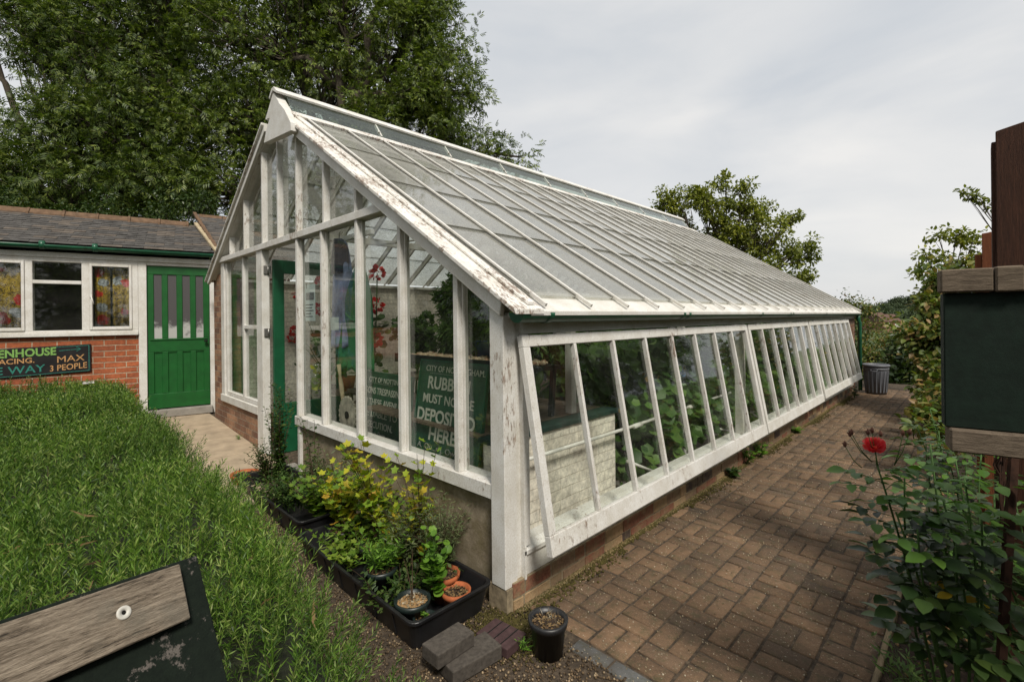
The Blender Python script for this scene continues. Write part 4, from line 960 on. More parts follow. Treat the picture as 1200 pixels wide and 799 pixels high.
# unseen trees added behind the viewpoint so the glass reflects dark foliage
for i, (x, y, h, lab) in enumerate([(-16, -5.6, 5.6, 'unseen added tree left of the rosemary bed, nearest the shed'), (-25, -9.5, 7.5, 'tall unseen added tree far left behind the rosemary bed'), (-9, -14, 5.0, 'unseen added tree behind the rosemary bed'), (-9.8, -6.8, 3.6, 'smaller unseen added tree left of the rosemary bed, nearer the viewpoint'), (-4.5, -9.5, 3.8, 'unseen added tree directly behind the rosemary bed, closest to it'), (3, -16, 5.0, 'unseen added tree straight behind the viewpoint'), (6, -6.0, 3.9, 'unseen added tree behind the viewpoint, to the right'), (7, -10.5, 4.2, 'unseen added tree behind the viewpoint, farther to the right')]):
    tree('unseen_tree', lab, 'tree', (x, y, 0), .2, [(x, y, h, 1.9), (x + 1.4, y, h - 1.2, 1.5), (x - 1.5, y + .4, h - 1.3, 1.5), (x, y + .3, h - 2.4, 1.7), (x + .5, y, h + 1.5, 1.1)], 2600, L_PINN, .36, 'tree2', 70 + i, ncl=14, clr=.6, group='unseen trees added behind the viewpoint')

for i, (x, y, h, lab) in enumerate([(6.5, -1.5, 4.0, 'unseen added tree right of the viewpoint, nearest'), (7.5, 3.0, 4.2, 'unseen added tree right of the rose bed, middle one'), (7.5, 7.5, 4.4, 'unseen added tree right of the rose bed, third one'), (8.0, 12.5, 5.0, 'unseen added tree right of the rose bed, fourth one'), (8.5, 18, 5.6, 'unseen added tree right of the rose bed, farthest')]):  # unseen row added to keep bright sky out of the sash reflections
    tree('unseen_tree', lab, 'tree', (x, y, 0), .15, [(x, y, h, 1.7), (x + .4, y + 1.4, h - 1.0, 1.4), (x, y - 1.5, h - 1.1, 1.4), (x, y + .3, h - 2.2, 1.6), (x + .2, y - .8, h - 2.6, 1.4), (x + .2, y + 1.2, h - 2.8, 1.3)], 2600, L_PINN, .36, 'tree2', 80 + i, ncl=14, clr=.6, group='unseen trees added right of the rose bed')

# far hill, woods and houses
def hz(X, Y):
    D = np.hypot(X, Y); return -6 + 11.5 * np.exp(-((D - 360) / 130.0) ** 2) * (1 + .25 * np.sin(X * .012) + .2 * np.sin(X * .03 + 1)) * np.clip((D - 120) / 140, 0, 1)
M['hillmat'] = plain('far_field', (.06, .085, .030), 1, .4, .05)
tag(grid_sheet('hill', M['hillmat'], -500, 420, 90, 620, 90, 60, hz), kind='structure')
rg = np.random.default_rng(5); cs = []
for _ in range(260):
    p = at(rg.uniform(930, 1180), 360, rg.uniform(190, 330)); cs.append((p.x, p.y, float(hz(p.x, p.y)) + rg.uniform(-.5, 1.8)))
for _ in range(26):
    p = at(rg.uniform(1043, 1076), 360, rg.uniform(262, 285)); cs.append((p.x, p.y, float(hz(p.x, p.y)) + rg.uniform(2, 5)))
o = clump(leafmat('far_wood_leaf', [(.035, .055, .030), (.07, .095, .045)], .8, .1), 'far_woodland', None, cs, rg.uniform(1.8, 3.4, len(cs)), 52000, L_OVAL, 1.1, seed=8)
tag(o, 'dark wooded hill on the horizon', 'woodland', kind='stuff')
for i, (px, d, w_, lab) in enumerate([(1046, 150, 5.2, 'distant house with brown roof and two pale windows, on the hillside above the hedge'), (1033, 165, 4.6, 'farther brown roofed house left of the one with pale windows')]):
    p = at(px, 371 - i * 2, d); a = atan2(FW.y, FW.x) - pi/2
    e = thing('distant_house', lab, 'house', (p.x, p.y, p.z - 6.2), 'houses far below the hill', a)
    b = MB(); b.box(-w_/2, w_/2, 0, 6, -6, 4.6); b.build('wall', plain('far_brick', (.24, .13, .09), .9), e, local=True)
    b = MB(); b.prism([(-.4, 4.6), (3, 7.0), (6.4, 4.6)], 0, -w_/2 - .3, w_/2 + .3); b.build('roof', plain('far_tile', (.11, .065, .05), .9), e, local=True)
    for x in (-1.9, 1.3):
        b = MB(); b.box(x - .6, x + .9, -.08, .0, 2.9, 4.3); b.build('window', M['paint_ok'], e, local=True)

# ------------------------------------------------------------------ rosemary hedge, left foreground
rh = thing('rosemary_hedge', 'broad clipped rosemary hedge with upright needle shoots, left foreground', 'hedge', (-3, -1.6, 0))
def hedge_edge(x): # y of the right-hand edge
    return np.interp(x, [-6.3, -4.6, -2.3, -1.0, -.15, .40, .75, 1.2], [-.90, -.97, -.99, -1.02, -1.05, -1.01, -1.05, -1.22])
def hedge_h(x, y):
    t_ = np.clip((hedge_edge(x) - y) / .22, 0, 1); top = .69 + np.clip(-x - .5, 0, 6) * .022 + .028 * np.sin(x * 3.1 + y * 2) + .022 * np.sin(x * 7.3 - y * 5) + .024 * np.sin(x * 17 + y * 9) * np.sin(y * 15 - x * 6)
    top = top - .33 * np.clip((x + .1) / .75, 0, 1)
    return .10 + (top - .10) * np.sqrt(np.clip(1 - (1 - t_) ** 2, 0, 1))
rg = np.random.default_rng(17)
def shoots(n, x0, x1, L0, tplset, seed, ymin=-2.6):
    rg = np.random.default_rng(seed); x = rg.uniform(x0, x1, n); e = hedge_edge(x); y = e + .03 - (rg.uniform(0, 1, n) ** 1.15) * (e - ymin)
    h = hedge_h(x, y) - .06 - .07 * rg.random(n) ** 2; side = np.clip(1 - (e - y) / .22, 0, 1)
    ax = np.column_stack([rg.normal(0, .21, n), side * .6 + rg.normal(0, .21, n), 1 - .4 * side]); parts = []
    gap = np.sin(x * 8.1 + y * 6.3) * np.sin(y * 11 - x * 5.2) + rg.normal(0, .30, n); keep = gap > -.45
    ln = L0 * rg.uniform(.55, 1.25, n) * (1 + .25 * (rg.random(n) > .93)); nm = np.column_stack([rg.normal(size=n), rg.normal(size=n), np.full(n, .2)])
    which = rg.integers(0, len(tplset), n)
    for k, t_ in enumerate(tplset):
        s_ = (which == k) & keep
        parts.append(instance(t_[0], t_[1], np.column_stack([x, y, h])[s_], ax[s_], nm[s_], ln[s_]))
    return merge(parts)
near = [needle_shoot(32, .20, .0105, k) for k in range(5)]; mid = [needle_shoot(26, .24, .014, 10 + k) for k in range(4)]; farr = [needle_shoot(16, .26, .024, 20 + k) for k in range(3)]
VF = [shoots(2500, -1.1, .85, .19, near, 1), shoots(3100, -3.1, -1.1, .165, mid, 2), shoots(6200, -6.25, -3.1, .14, farr, 3, -2.9)]
V, F = merge(VF); npmesh('shoots', V, F, M['rosemary'], rh)
# taller single sprigs standing out of the edge
rg = np.random.default_rng(77); parts = []
n = 150; x = rg.uniform(-2.5, .8, n); y = hedge_edge(x) - rg.uniform(-.03, .5, n); P = np.column_stack([x, y, hedge_h(x, y) - .08])
parts.append(instance(*needle_shoot(44, .13, .008, 40), P, np.column_stack([rg.normal(0, .22, n), rg.normal(.1, .22, n), np.ones(n)]), rg.normal(size=(n, 3)), rg.uniform(.18, .30, n)))
V, F = merge(parts); npmesh('shoots', V, F, M['rosemary'], rh)
# woody heart of the hedge, kept below the shoots
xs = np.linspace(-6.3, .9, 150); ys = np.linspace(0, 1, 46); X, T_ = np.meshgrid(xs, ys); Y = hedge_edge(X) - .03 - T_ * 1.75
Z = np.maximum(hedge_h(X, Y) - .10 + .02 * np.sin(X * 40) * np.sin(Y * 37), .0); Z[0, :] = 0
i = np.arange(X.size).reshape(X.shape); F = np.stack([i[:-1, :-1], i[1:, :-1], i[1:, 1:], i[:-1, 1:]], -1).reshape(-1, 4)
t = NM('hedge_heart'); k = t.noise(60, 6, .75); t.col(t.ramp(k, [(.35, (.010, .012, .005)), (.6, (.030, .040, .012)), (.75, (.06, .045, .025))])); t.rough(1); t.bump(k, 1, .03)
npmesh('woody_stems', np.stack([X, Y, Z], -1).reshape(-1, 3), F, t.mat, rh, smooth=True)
rg = np.random.default_rng(3); n = 26; x = rg.uniform(-1.2, .5, n); y = hedge_edge(x) - rg.uniform(.1, .9, n); P = np.column_stack([x, y, hedge_h(x, y) + .02])
b = MB(); r3 = random.Random(6)
for _ in range(150):
    x_ = r3.uniform(-4.5, .7); y_ = float(hedge_edge(x_)) - r3.uniform(.02, 1.0); h_ = float(hedge_h(np.array(x_), np.array(y_))); q_ = Vector((x_, y_, h_ - .12)); d_ = Vector((r3.gauss(0, .5), r3.gauss(0, .5), 1)).normalized() * r3.uniform(.12, .22); b.tube([q_, q_ + d_ * .5 + Vector((0, 0, .01)), q_ + d_], [.0025, .002, .0012], 4)
tag(b.build('bare_twigs', M['twig'], rh), kind='stuff')
V, F = instance(*leaf_oval(.10, .02, .3), P, rg.normal(size=(n, 3)) * (1, 1, .3), rg.normal(size=(n, 3)), rg.uniform(.06, .15, n)); npmesh('dead_leaves', V, F, M['dry'], rh)
b = MB(); P = [on(92, 462 - 4, 0, -5.6) + Vector((dx, 0, dz)) for dx, dz in ((0, 0), (.05, .012), (.10, .0))]
b.obox(Vector((-5.9, -1.35, .865)), (.07, 0, .01), (0, .05, 0), (0, 0, .012)); tag(b.build('paper_scrap', M['paint_ok']), 'white scrap lying on the far edge of the rosemary hedge below the chalkboard', 'scrap')

PLQ = []
# ------------------------------------------------------------------ planting trays and pots
def tray(x0, x1, y0, y1, h, label, z0=0.0):
    e = thing('plant_tray', label, 'tray', ((x0 + x1) / 2, (y0 + y1) / 2, z0), 'black trays against the greenhouse')
    def rr(x0, x1, y0, y1, r, n=5):
        pts = []
        for cx, cy, a0 in ((x1 - r, y1 - r, 0), (x0 + r, y1 - r, 90), (x0 + r, y0 + r, 180), (x1 - r, y0 + r, 270)):
            for i in range(n + 1): a = radians(a0 + 90 * i / n); pts.append((cx + r * cos(a), cy + r * sin(a)))
        return pts
    prof = [(.035, 0), (.006, h - .02), (-.006, h - .018), (-.008, h), (.010, h), (.014, h - .012), (.042, .012)]
    b = MB(); rings = [[(x, y, z0 + z) for x, y in rr(x0 + d, x1 - d, y0 + d, y1 - d, .05 - d * .3)] for d, z in prof]
    n = len(rings[0]); vs = [p for r in rings for p in r]
    fs = [(i*n+k, i*n+(k+1)%n, (i+1)*n+(k+1)%n, (i+1)*n+k) for i in range(len(rings)-1) for k in range(n)]
    fs += [tuple(range(n))[::-1], tuple(range((len(rings)-1)*n, len(rings)*n))]; b.add(vs, fs)
    nrib = 7
    for i in range(1, nrib):
        x = x0 + (x1 - x0) * i / nrib; b.obox((x, y0 + .024, z0 + h * .48), (.005, 0, 0), (0, .010, 0), (0, -.012, h * .40))
    b.build('tray_shell', M['black_plastic'], e, bevel=.002); return e
tray(-1.475, -.10, -.585, -.07, .158, 'nearer black plastic tray of potted plants, ending beside the corner post')
tray(-3.05, -1.60, -.525, -.075, .158, 'farther black plastic tray of seedlings, nearest the slab path', .02)
def pot(name, label, c, r, h, mat, fill, rim=.012, group=None, fillz=.02, taper=.78, cat='plant pot'):
    e = thing(name, label, cat, tuple(c), group); b = MB()
    b.lathe([(0, .002), (r * taper, .002), (r * .97, h - .032), (r + rim * .3, h - .030), (r + rim * .6, h), (r - .004, h), (r - .012, h - .03), (r * taper * .9, .02)], 28, c); b.build('pot_wall', M[mat], e)
    rg = np.random.default_rng(int(r * 1e5)); b = MB(); rr_ = r - .010
    vs = [(c[0], c[1], c[2] + h - fillz + .006)]; 
    for q in (.5, 1):
        for k in range(20): a = 2*pi*k/20; vs.append((c[0] + rr_*q*cos(a), c[1] + rr_*q*sin(a), c[2] + h - fillz + rg.uniform(-.006, .006)))
    fs = [(0, 1 + k, 1 + (k+1) % 20) for k in range(20)] + [(1 + k, 21 + k, 21 + (k+1) % 20, 1 + (k+1) % 20) for k in range(20)]
    b.add(vs, fs, 0, True); b.build('soil', M[fill], e)
    n = 120; a = rg.uniform(0, 2*pi, n); q = rr_ * np.sqrt(rg.random(n)) * .95; P = np.column_stack([c[0] + q*np.cos(a), c[1] + q*np.sin(a), np.full(n, c[2] + h - fillz + .006)])
    V, F = instance(*leaf_oval(.6, .1, .1), P, rg.normal(size=(n, 3)) * (1, 1, .3), rg.normal(size=(n, 3)) * .4 + (0, 0, 1), rg.uniform(.010, .022, n)); npmesh('mulch', V, F, M['dry'] if fill == 'soil' else M['litter'], e)
    return e
pot('terracotta_pot', 'round orange terracotta pot of bare soil in the tray corner by the post', (-.215, -.235, .012), .075, .125, 'terracotta', 'soil', group=None)
pot('plastic_pot', 'dark green plastic pot mulched with tan bark chips in the nearer tray', (-.30, -.455, .012), .088, .135, 'pot_green', 'chips')
pot('plastic_pot', 'empty looking dark pot at the very front corner of the nearer tray', (-.195, -.45, .012), .055, .085, 'pot_green', 'soil')
pot('terracotta_pot', 'clay pot half hidden behind the twiggy lavender in the nearer tray', (-.36, -.205, .012), .085, .15, 'terracotta', 'soil')
pot('plastic_pot', 'dark pot crowded with seedlings in the middle of the nearer tray', (-.66, -.43, .012), .09, .16, 'pot_green', 'soil')
pot('plastic_pot', 'black pot of yellow currant at the back of the nearer tray', (-.95, -.30, .012), .095, .15, 'black_plastic', 'soil')
pot('plastic_pot', 'black pot under the yellow leaves at the join of the two trays', (-1.33, -.34, .012), .085, .15, 'black_plastic', 'soil')
pot('terracotta_pot', 'shallow terracotta pot just outside the far end of the farther tray', (-3.16, -.42, .06), .12, .10, 'terracotta', 'soil')
pot('plant_bucket', 'black nursery pot full of dead stalks standing on the block path corner', (.335, -.115, .0), .085, .165, 'black_plastic', 'soil', rim=.02, taper=.82)
rg = np.random.default_rng(8); n = 46; a = rg.uniform(0, 2*pi, n); q = .07 * np.sqrt(rg.random(n)); P = np.column_stack([.335 + q*np.cos(a), -.115 + q*np.sin(a), np.full(n, .148)])
V, F = instance(*leaf_oval(.05, .0, .1), P, rg.normal(size=(n, 3)) * (.8, .8, .3) + (0, 0, .7), rg.normal(size=(n, 3)), rg.uniform(.02, .06, n)); tag(npmesh('dead_stalks', V, F, M['litter'], S.objects['plant_bucket']))
for i, (x, y, h, lab) in enumerate([(-1.05, -.36, .24, 'lobed green growth along the front of the nearer tray'), (-.48, -.40, .20, 'dull green seedlings between the bark chip pot and the middle pot'), (-1.9, -.22, .30, 'green growth at the back of the farther tray'), (-2.45, -.42, .24, 'small leaved growth at the front of the farther tray'), (-.72, -.22, .50, 'leggy yellow growth behind the middle pot of the nearer tray'), (-1.2, -.18, .40, 'leggy green stems against the rendered wall behind the currants')]):
    PLQ.append((x, y, h, lab))
# loose blocks on the gravel
def brickobj(name, label, c, a, sz, mat, tiltx=0, grooves=0):
    e = thing(name, label, 'brick', tuple(c), None, a); b = MB(); w_, d_, h_ = sz; b.box(-w_/2, w_/2, -d_/2, d_/2, 0, h_)
    o = b.build('block', M[mat], e, local=True, bevel=.005, seg=2)
    if grooves:
        b = MB()
        for k in range(grooves): x = -w_/2 + w_ * (k + 1) / (grooves + 1); b.box(x - .003, x + .003, -d_/2 + .004, d_/2 - .004, h_ - .002, h_ + .0015)
        b.build('groove', M['dark'], e, local=True)
    e.rotation_euler.x = tiltx; return e
brickobj('grey_block', 'upper of the two stacked dark grey blocks at the tray corner', (.062, -.500, .068), radians(91), (.215, .118, .065), 'block')
brickobj('grey_block', 'lower dark grey block carrying the other beside the tray corner', (.125, -.425, .0), radians(84), (.27, .135, .067), 'block')
brickobj('grooved_paver', 'purple brown grooved paver lying alone between the grey blocks and the black pot', (.125, -.225, .004), radians(6), (.20, .15, .048), 'block2', grooves=3)

def stems(parent, base, n, h, spread, tpl, size, per, leafm, stemm, seed, r=.003, curve=.3, start=.25, leafup=.6, jit=.0, spiral=True, lean=(0, 0)):
    rg = np.random.default_rng(seed); b = MB(); P, A, N, Sz = [], [], [], []
    for i in range(n):
        a = rg.uniform(0, 2*pi); q = spread * rg.uniform(.2, 1); hh = h * rg.uniform(.6, 1.1)
        p0 = np.array(base) + np.array([cos(a), sin(a), 0]) * jit * rg.random(); p2 = p0 + np.array([cos(a)*q + lean[0], sin(a)*q + lean[1], hh]); p1 = (p0 + p2)/2 + np.array([-cos(a), -sin(a), .4]) * curve * q
        ts = np.linspace(0, 1, 7); C = [(1-t)**2*p0 + 2*t*(1-t)*p1 + t*t*p2 for t in ts]
        b.tube([Vector(c) for c in C], [r * (1.2 - .8*t) for t in ts], 5, caps=False)
        for j in range(per):
            t = start + (1 - start) * (j + rg.random() * .6) / per; c = (1-t)**2*p0 + 2*t*(1-t)*p1 + t*t*p2; an = j * 2.4 + rg.random() if spiral else rg.uniform(0, 2*pi)
            tan = norm((p1 - p0) * (1-t) + (p2 - p1) * t); d = np.array([cos(an), sin(an), .15 + rg.normal() * .3]) + tan * .35
            P.append(c + norm(d) * size * .15); A.append(d); N.append([rg.normal() * .35, rg.normal() * .35, leafup + .4]); Sz.append(size * rg.uniform(.6, 1.15) * (1.1 - .45 * t))
    b.build('stem', M[stemm], parent)
    V, F = instance(*tpl, np.array(P), np.array(A), np.array(N), np.array(Sz)); return npmesh('foliage', V, F, M[leafm], parent)
def plant(name, label, base, **kw):
    e = thing(name, label, 'plant', tuple(base)); stems(e, base, **kw); return e
L5 = leaf_lobed(5, .42, .15); L3 = leaf_lobed(3, .22, .12)
plant('currant_bush', 'yellow leaved currant plant, the tallest in the middle of the nearer tray', (-.95, -.30, .14), n=12, h=.68, spread=.30, tpl=L5, size=.082, per=15, leafm='currant', stemm='twig', seed=1, curve=.4)
plant('currant_bush', 'bright yellow green currant plant where the two trays meet', (-1.33, -.34, .14), n=16, h=.46, spread=.30, tpl=L5, size=.080, per=15, leafm='currant', stemm='twig', seed=2, start=.15)
plant('currant_bush', 'greener currant plant leaning over the near edge of the farther tray', (-1.72, -.35, .10), n=16, h=.36, spread=.28, tpl=L5, size=.070, per=15, leafm='currant_green', stemm='twig', seed=3, start=.1)
plant('currant_sprig', 'single yellow currant sprig in front of the rubbish notice sill', (-.60, -.20, .12), n=9, h=.72, spread=.24, tpl=L5, size=.072, per=10, leafm='currant', stemm='twig', seed=4, start=.4)
plant('box_plant', 'tall dark narrow leaved shrub in the farther tray before the door', (-2.62, -.30, .10), n=20, h=.88, spread=.17, tpl=L_OVAL, size=.055, per=44, leafm='box_leaf', stemm='twig', seed=5, start=.05)
plant('box_plant', 'bushy small leaved shrub at the slab path end of the farther tray', (-2.85, -.32, .08), n=22, h=.40, spread=.28, tpl=L_OVAL, size=.045, per=34, leafm='box_leaf', stemm='twig', seed=6, start=.1)
plant('sapling', 'thin dark sapling with sparse leaves against the rendered wall', (-2.10, -.20, .08), n=5, h=.72, spread=.14, tpl=L_OVAL, size=.058, per=18, leafm='box_leaf', stemm='twig', seed=7, start=.35)
plant('leafy_seedlings', 'dense mid green seedlings in the middle of the farther tray', (-2.20, -.30, .06), n=34, h=.34, spread=.30, tpl=L_OVAL, size=.052, per=24, leafm='box_leaf', stemm='green_stem', seed=8, start=.1, jit=.12)
plant('leafy_seedlings', 'grey green herb clump at the back of the farther tray under the sill', (-1.75, -.17, .08), n=30, h=.48, spread=.26, tpl=L_THIN, size=.065, per=26, leafm='lavender', stemm='twig', seed=9, start=.2)
plant('lavender', 'grey green lavender tuft nearest the corner post in the nearer tray', (-.36, -.205, .14), n=60, h=.42, spread=.20, tpl=L_THIN, size=.055, per=18, leafm='lavender', stemm='twig', seed=10, start=.25, r=.0016)
plant('lavender', 'duller lavender tuft behind the bark chip pot', (-.62, -.26, .12), n=54, h=.36, spread=.20, tpl=L_THIN, size=.05, per=18, leafm='lavender', stemm='twig', seed=11, start=.25, r=.0016)
plant('geranium_seedling', 'bright fresh green scalloped sprig hanging between the terracotta and chip pots', (-.275, -.335, .12), n=9, h=.34, spread=.10, tpl=leaf_lobed(6, .12, .2), size=.060, per=10, leafm='fresh', stemm='green_stem', seed=12, start=.1)
plant('geranium_seedling', 'tiny fresh seedling in the front corner pot', (-.195, -.45, .07), n=3, h=.06, spread=.03, tpl=leaf_lobed(6, .12, .2), size=.026, per=3, leafm='fresh', stemm='green_stem', seed=13)
plant('weedy_seedlings', 'tangle of thin green weeds filling the middle pot of the nearer tray', (-.66, -.43, .15), n=44, h=.20, spread=.17, tpl=L_THIN, size=.06, per=10, leafm='fresh', stemm='dry' if False else 'green_stem', seed=14, start=.2, r=.0014, jit=.06)
plant('bare_twig', 'bare brown twig rising from the bark chip pot', (-.30, -.455, .13), n=2, h=.30, spread=.05, tpl=L_THIN, size=.02, per=2, leafm='dry', stemm='twig', seed=15, r=.003)
for i, (x, y, h, lab) in enumerate(PLQ):
    plant('tray_plant', lab, (x, y, .03), n=34, h=h, spread=.22, tpl=L5 if i in (0, 2, 4, 5) else L_OVAL, size=.055, per=11, leafm=['currant_green', 'box_leaf', 'currant_green', 'box_leaf', 'currant', 'currant_green'][i], stemm='twig', seed=180 + i, start=.2, r=.0018, jit=.15)
for i, (x, y, h, lab) in enumerate([(.03, 3.55, .22, 'large weed growing from the plinth under the joint of the first two sashes'), (.05, 3.0, .10, 'dark little weed at the wall foot under the first sash'), (.06, 3.9, .18, 'broad leaved weed just past the sash joint'), (.12, 9.2, .22, 'green weed beside the dustbin'), (.03, 5.4, .07, 'small weed tuft halfway along the plinth')]):
    plant('weed', lab, (x, y, .0), n=9, h=h, spread=h * .6, tpl=L_FOLD, size=.07, per=6, leafm='fresh' if i % 2 == 0 else 'box_leaf', stemm='green_stem', seed=100 + i, start=.2, lean=(.04, 0))
for i, (x, y, lab) in enumerate([(.10, -.36, 'small weed in front of the stacked grey blocks'), (.245, -.19, 'weed between the grooved paver and the black pot'), (-4.6, -.08, 'weed in the joint at the foot of the brick under the left window')]):
    plant('weed', lab, (x, y, .0 if x > -2 else .16), n=8, h=.06, spread=.05, tpl=L_THIN, size=.035, per=6, leafm='fresh', stemm='green_stem', seed=120 + i, start=.1, r=.001)
def mossreg(rg, n): return np.column_stack([rg.normal(.08, .10, n), rg.normal(-.13, .07, n)])
tag(stones('moss_patch', mossreg, 3600, .010, M['mosscol'], lambda x, y: x * 0 + .002, 16), 'mossy clump on the gravel below the corner post', 'moss')

# ------------------------------------------------------------------ rose bushes on the right
def rose_leaves(parent, pts, dirs, size, mat, seed, k=5):
    rg = np.random.default_rng(seed); P, A, N, Sz = [], [], [], []; b = MB()
    for p, d in zip(pts, dirs):
        p, d = np.array(p, float), norm(np.array(d, float)); s = norm(np.cross(d, [0, 0, 1.0])); ln = size * 2.1
        b.tube([Vector(p), Vector(p + d * ln * .6), Vector(p + d * ln + [0, 0, -.01])], [.0013, .001, .0007], 4, caps=False)
        for j, (t, sd_) in enumerate(((1, 0), (.72, 1), (.72, -1), (.36, 1), (.36, -1))[:k]):
            q = p + d * ln * t; a = d * (1 if sd_ == 0 else .45) + s * sd_ + np.array([0, 0, -.15 - .2 * rg.random()])
            P.append(q); A.append(a); N.append([rg.normal() * .3, rg.normal() * .3, 1.0]); Sz.append(size * (1.15 if sd_ == 0 else .95 if t > .5 else .75) * rg.uniform(.85, 1.15))
    V, F = instance(*leaf_fold(.66, .10, .12), np.array(P), np.array(A), np.array(N), np.array(Sz)); npmesh('foliage', V, F, M[mat], parent, smooth=True); b.build('leaf_stalk', M['green_stem'], parent)
def cane(b, pts, r): b.tube([Vector(p) for p in pts], [r * (1 - .5 * i / (len(pts) - 1)) for i in range(len(pts))], 7)
def rosebush(label, base, tops, size, seed, per=9, spread=.10, mats=('rose_leaf', 'rose_leaf_light')):
    e = thing('rose_bush', label, 'rose bush', tuple(base)); rg = np.random.default_rng(seed); b = MB(); pts, dirs, pl, dl = [], [], [], []
    for tp in tops:
        p0 = np.array(base) + rg.normal(0, .03, 3) * (1, 1, 0); p2 = np.array(tp, float); p1 = (p0 + p2) / 2 + rg.normal(0, .05, 3); C = [(1-t)**2*p0 + 2*t*(1-t)*p1 + t*t*p2 for t in np.linspace(0, 1, 8)]; cane(b, C, .0055)
        for j in range(per):
            t = .30 + .70 * ((j + rg.random()) / per) ** .8; c = (1-t)**2*p0 + 2*t*(1-t)*p1 + t*t*p2; a = j * 2.4 + rg.random(); d = (cos(a), sin(a), .25)
            (pl if t > .88 else pts).append(c); (dl if t > .88 else dirs).append(d)
    b.build('cane', M['green_stem'], e); rose_leaves(e, pts, dirs, size, mats[0], seed)
    if pl: rose_leaves(e, pl, dl, size * .85, mats[1], seed + 1)
    return e
rb = Vector((1.74, .55, .03))
def A_(px, py, d): return tuple(at(px, py, d))
tops = [A_(1028, 545, 1.60), A_(1060, 560, 1.62), A_(1090, 520, 1.75), A_(1105, 585, 1.55), A_(1075, 620, 1.5), A_(1130, 560, 1.6), A_(1050, 600, 1.55), A_(1120, 640, 1.45), A_(1150, 600, 1.5)]
rb1 = rosebush('nearest rose bush, bearing the single open red bloom', rb, tops, .062, 5, per=14)
qs_ = [(1030, 552), (1038, 566), (1046, 580), (1034, 560), (1052, 596), (1060, 575), (1042, 590), (1024, 572), (1070, 600)]; rg = np.random.default_rng(31)
rose_leaves(rb1, [A_(a, c, 1.6) for a, c in qs_], [tuple(RT * cos(k * 2.2) + FW * sin(k * 2.2) * .6 + UP * .15) for k in range(len(qs_))], .045, 'rose_leaf_light', 77)
rosebush('leafy rose bush without flowers directly under the dark sign panel', (1.95, .85, .03), [A_(1120, 540, 2.0), A_(1150, 530, 2.1), A_(1165, 580, 1.9), A_(1180, 560, 2.1), A_(1135, 610, 1.9), A_(1160, 650, 1.8), A_(1100, 650, 1.9)], .064, 15, per=11)
rosebush('taller rose bush further up the bed with brown buds', (1.80, 1.75, .03), [A_(1085, 520, 2.6), A_(1075, 500, 2.8), A_(1100, 505, 2.8), A_(1110, 530, 2.7), A_(1090, 480, 3.2), A_(1130, 500, 2.9)], .062, 25, per=12)
rosebush('low rose growth along the edging board', (1.66, 1.35, .03), [A_(1085, 575, 2.2), A_(1095, 600, 2.1), A_(1110, 570, 2.3), A_(1120, 610, 2.1)], .056, 35, per=9)
# the bloom: rings of cupped petals
def petal(w=.9, cup=.35):
    vs, fs = [], []
    for j, v in enumerate((0, .35, .7, 1.0)):
        ww = w * (.30 + 1.0 * v - .45 * v ** 3) * .5
        for i, u in enumerate((-1, -.5, 0, .5, 1)): vs.append((u * ww, v - .07 * u * u * v, cup * (u * u * .5 * v) + .16 * v ** 2 + (.06 if v == 1 else 0) * cos(u * 5)))
    for j in range(3):
        for i in range(4): k = j * 5 + i; fs.append((k, k + 1, k + 6, k + 5))
    return vs, fs
bl = at(1025, 523, 1.60); blv = np.array(bl); axis = norm(np.array(CAM - bl) * .75 + np.array([0, 0, 1.3]))
u0 = norm(np.cross(axis, [1, .2, 0])); v0_ = np.cross(axis, u0); parts = []; rg = np.random.default_rng(2)
for ring, (k, op, sz) in enumerate(((7, 1.35, .032), (7, 1.1, .030), (6, .85, .027), (5, .60, .022), (4, .35, .016))):
    for j in range(k):
        a = 2*pi*(j + ring * .37) / k + rg.normal() * .1; rad = u0 * cos(a) + v0_ * sin(a); d = rad * sin(op) + axis * cos(op); nrm_ = -(rad * cos(op) - axis * sin(op))
        parts.append(instance(*petal(), [blv + rad * .004 - axis * .006], [d + rg.normal(0, .12, 3)], [nrm_], [sz * rg.uniform(.85, 1.15)]))
V, F = merge(parts); npmesh('bloom', V, F, M['rose_petal'], rb1, smooth=True)
BUDM = plain('brown_bud', (.11, .05, .035), .9, .4, 60)
b = MB(); cane(b, [A_(1028, 545, 1.6), A_(1026, 530, 1.6)], .003); bud = MB()
for p0, p1 in (((1022, 541), (998, 508)), ((1022, 541), (996, 510)), ((1048, 545), (1058, 509)), ((1048, 545), (1066, 508)), ((1026, 530), (1022, 506)), ((1026, 530), (1017, 508)), ((1026, 530), (1032, 510)), ((1010, 548), (990, 522))):
    a, c = at(*p0, 1.6), at(*p1, 1.6 + random.uniform(-.03, .03)); mdl = (a + c) / 2 + Vector((0, 0, -.012)); b.tube([a, mdl, c], [.0017, .0014, .0012], 5)
    bud.lathe([(0, -.006), (.0045, -.002), (.0055, .005), (.0035, .012), (.0012, .016), (0, .017)], 8, tuple(c))
    for q in range(5):
        an = q * 1.257; bud.beam(c, c + Vector((cos(an) * .010, sin(an) * .010, .008)), .003, .001)
    bud.build('spent_bud', BUDM, rb1); bud = MB()
b.build('flower_stalk', M['green_stem'], rb1); 
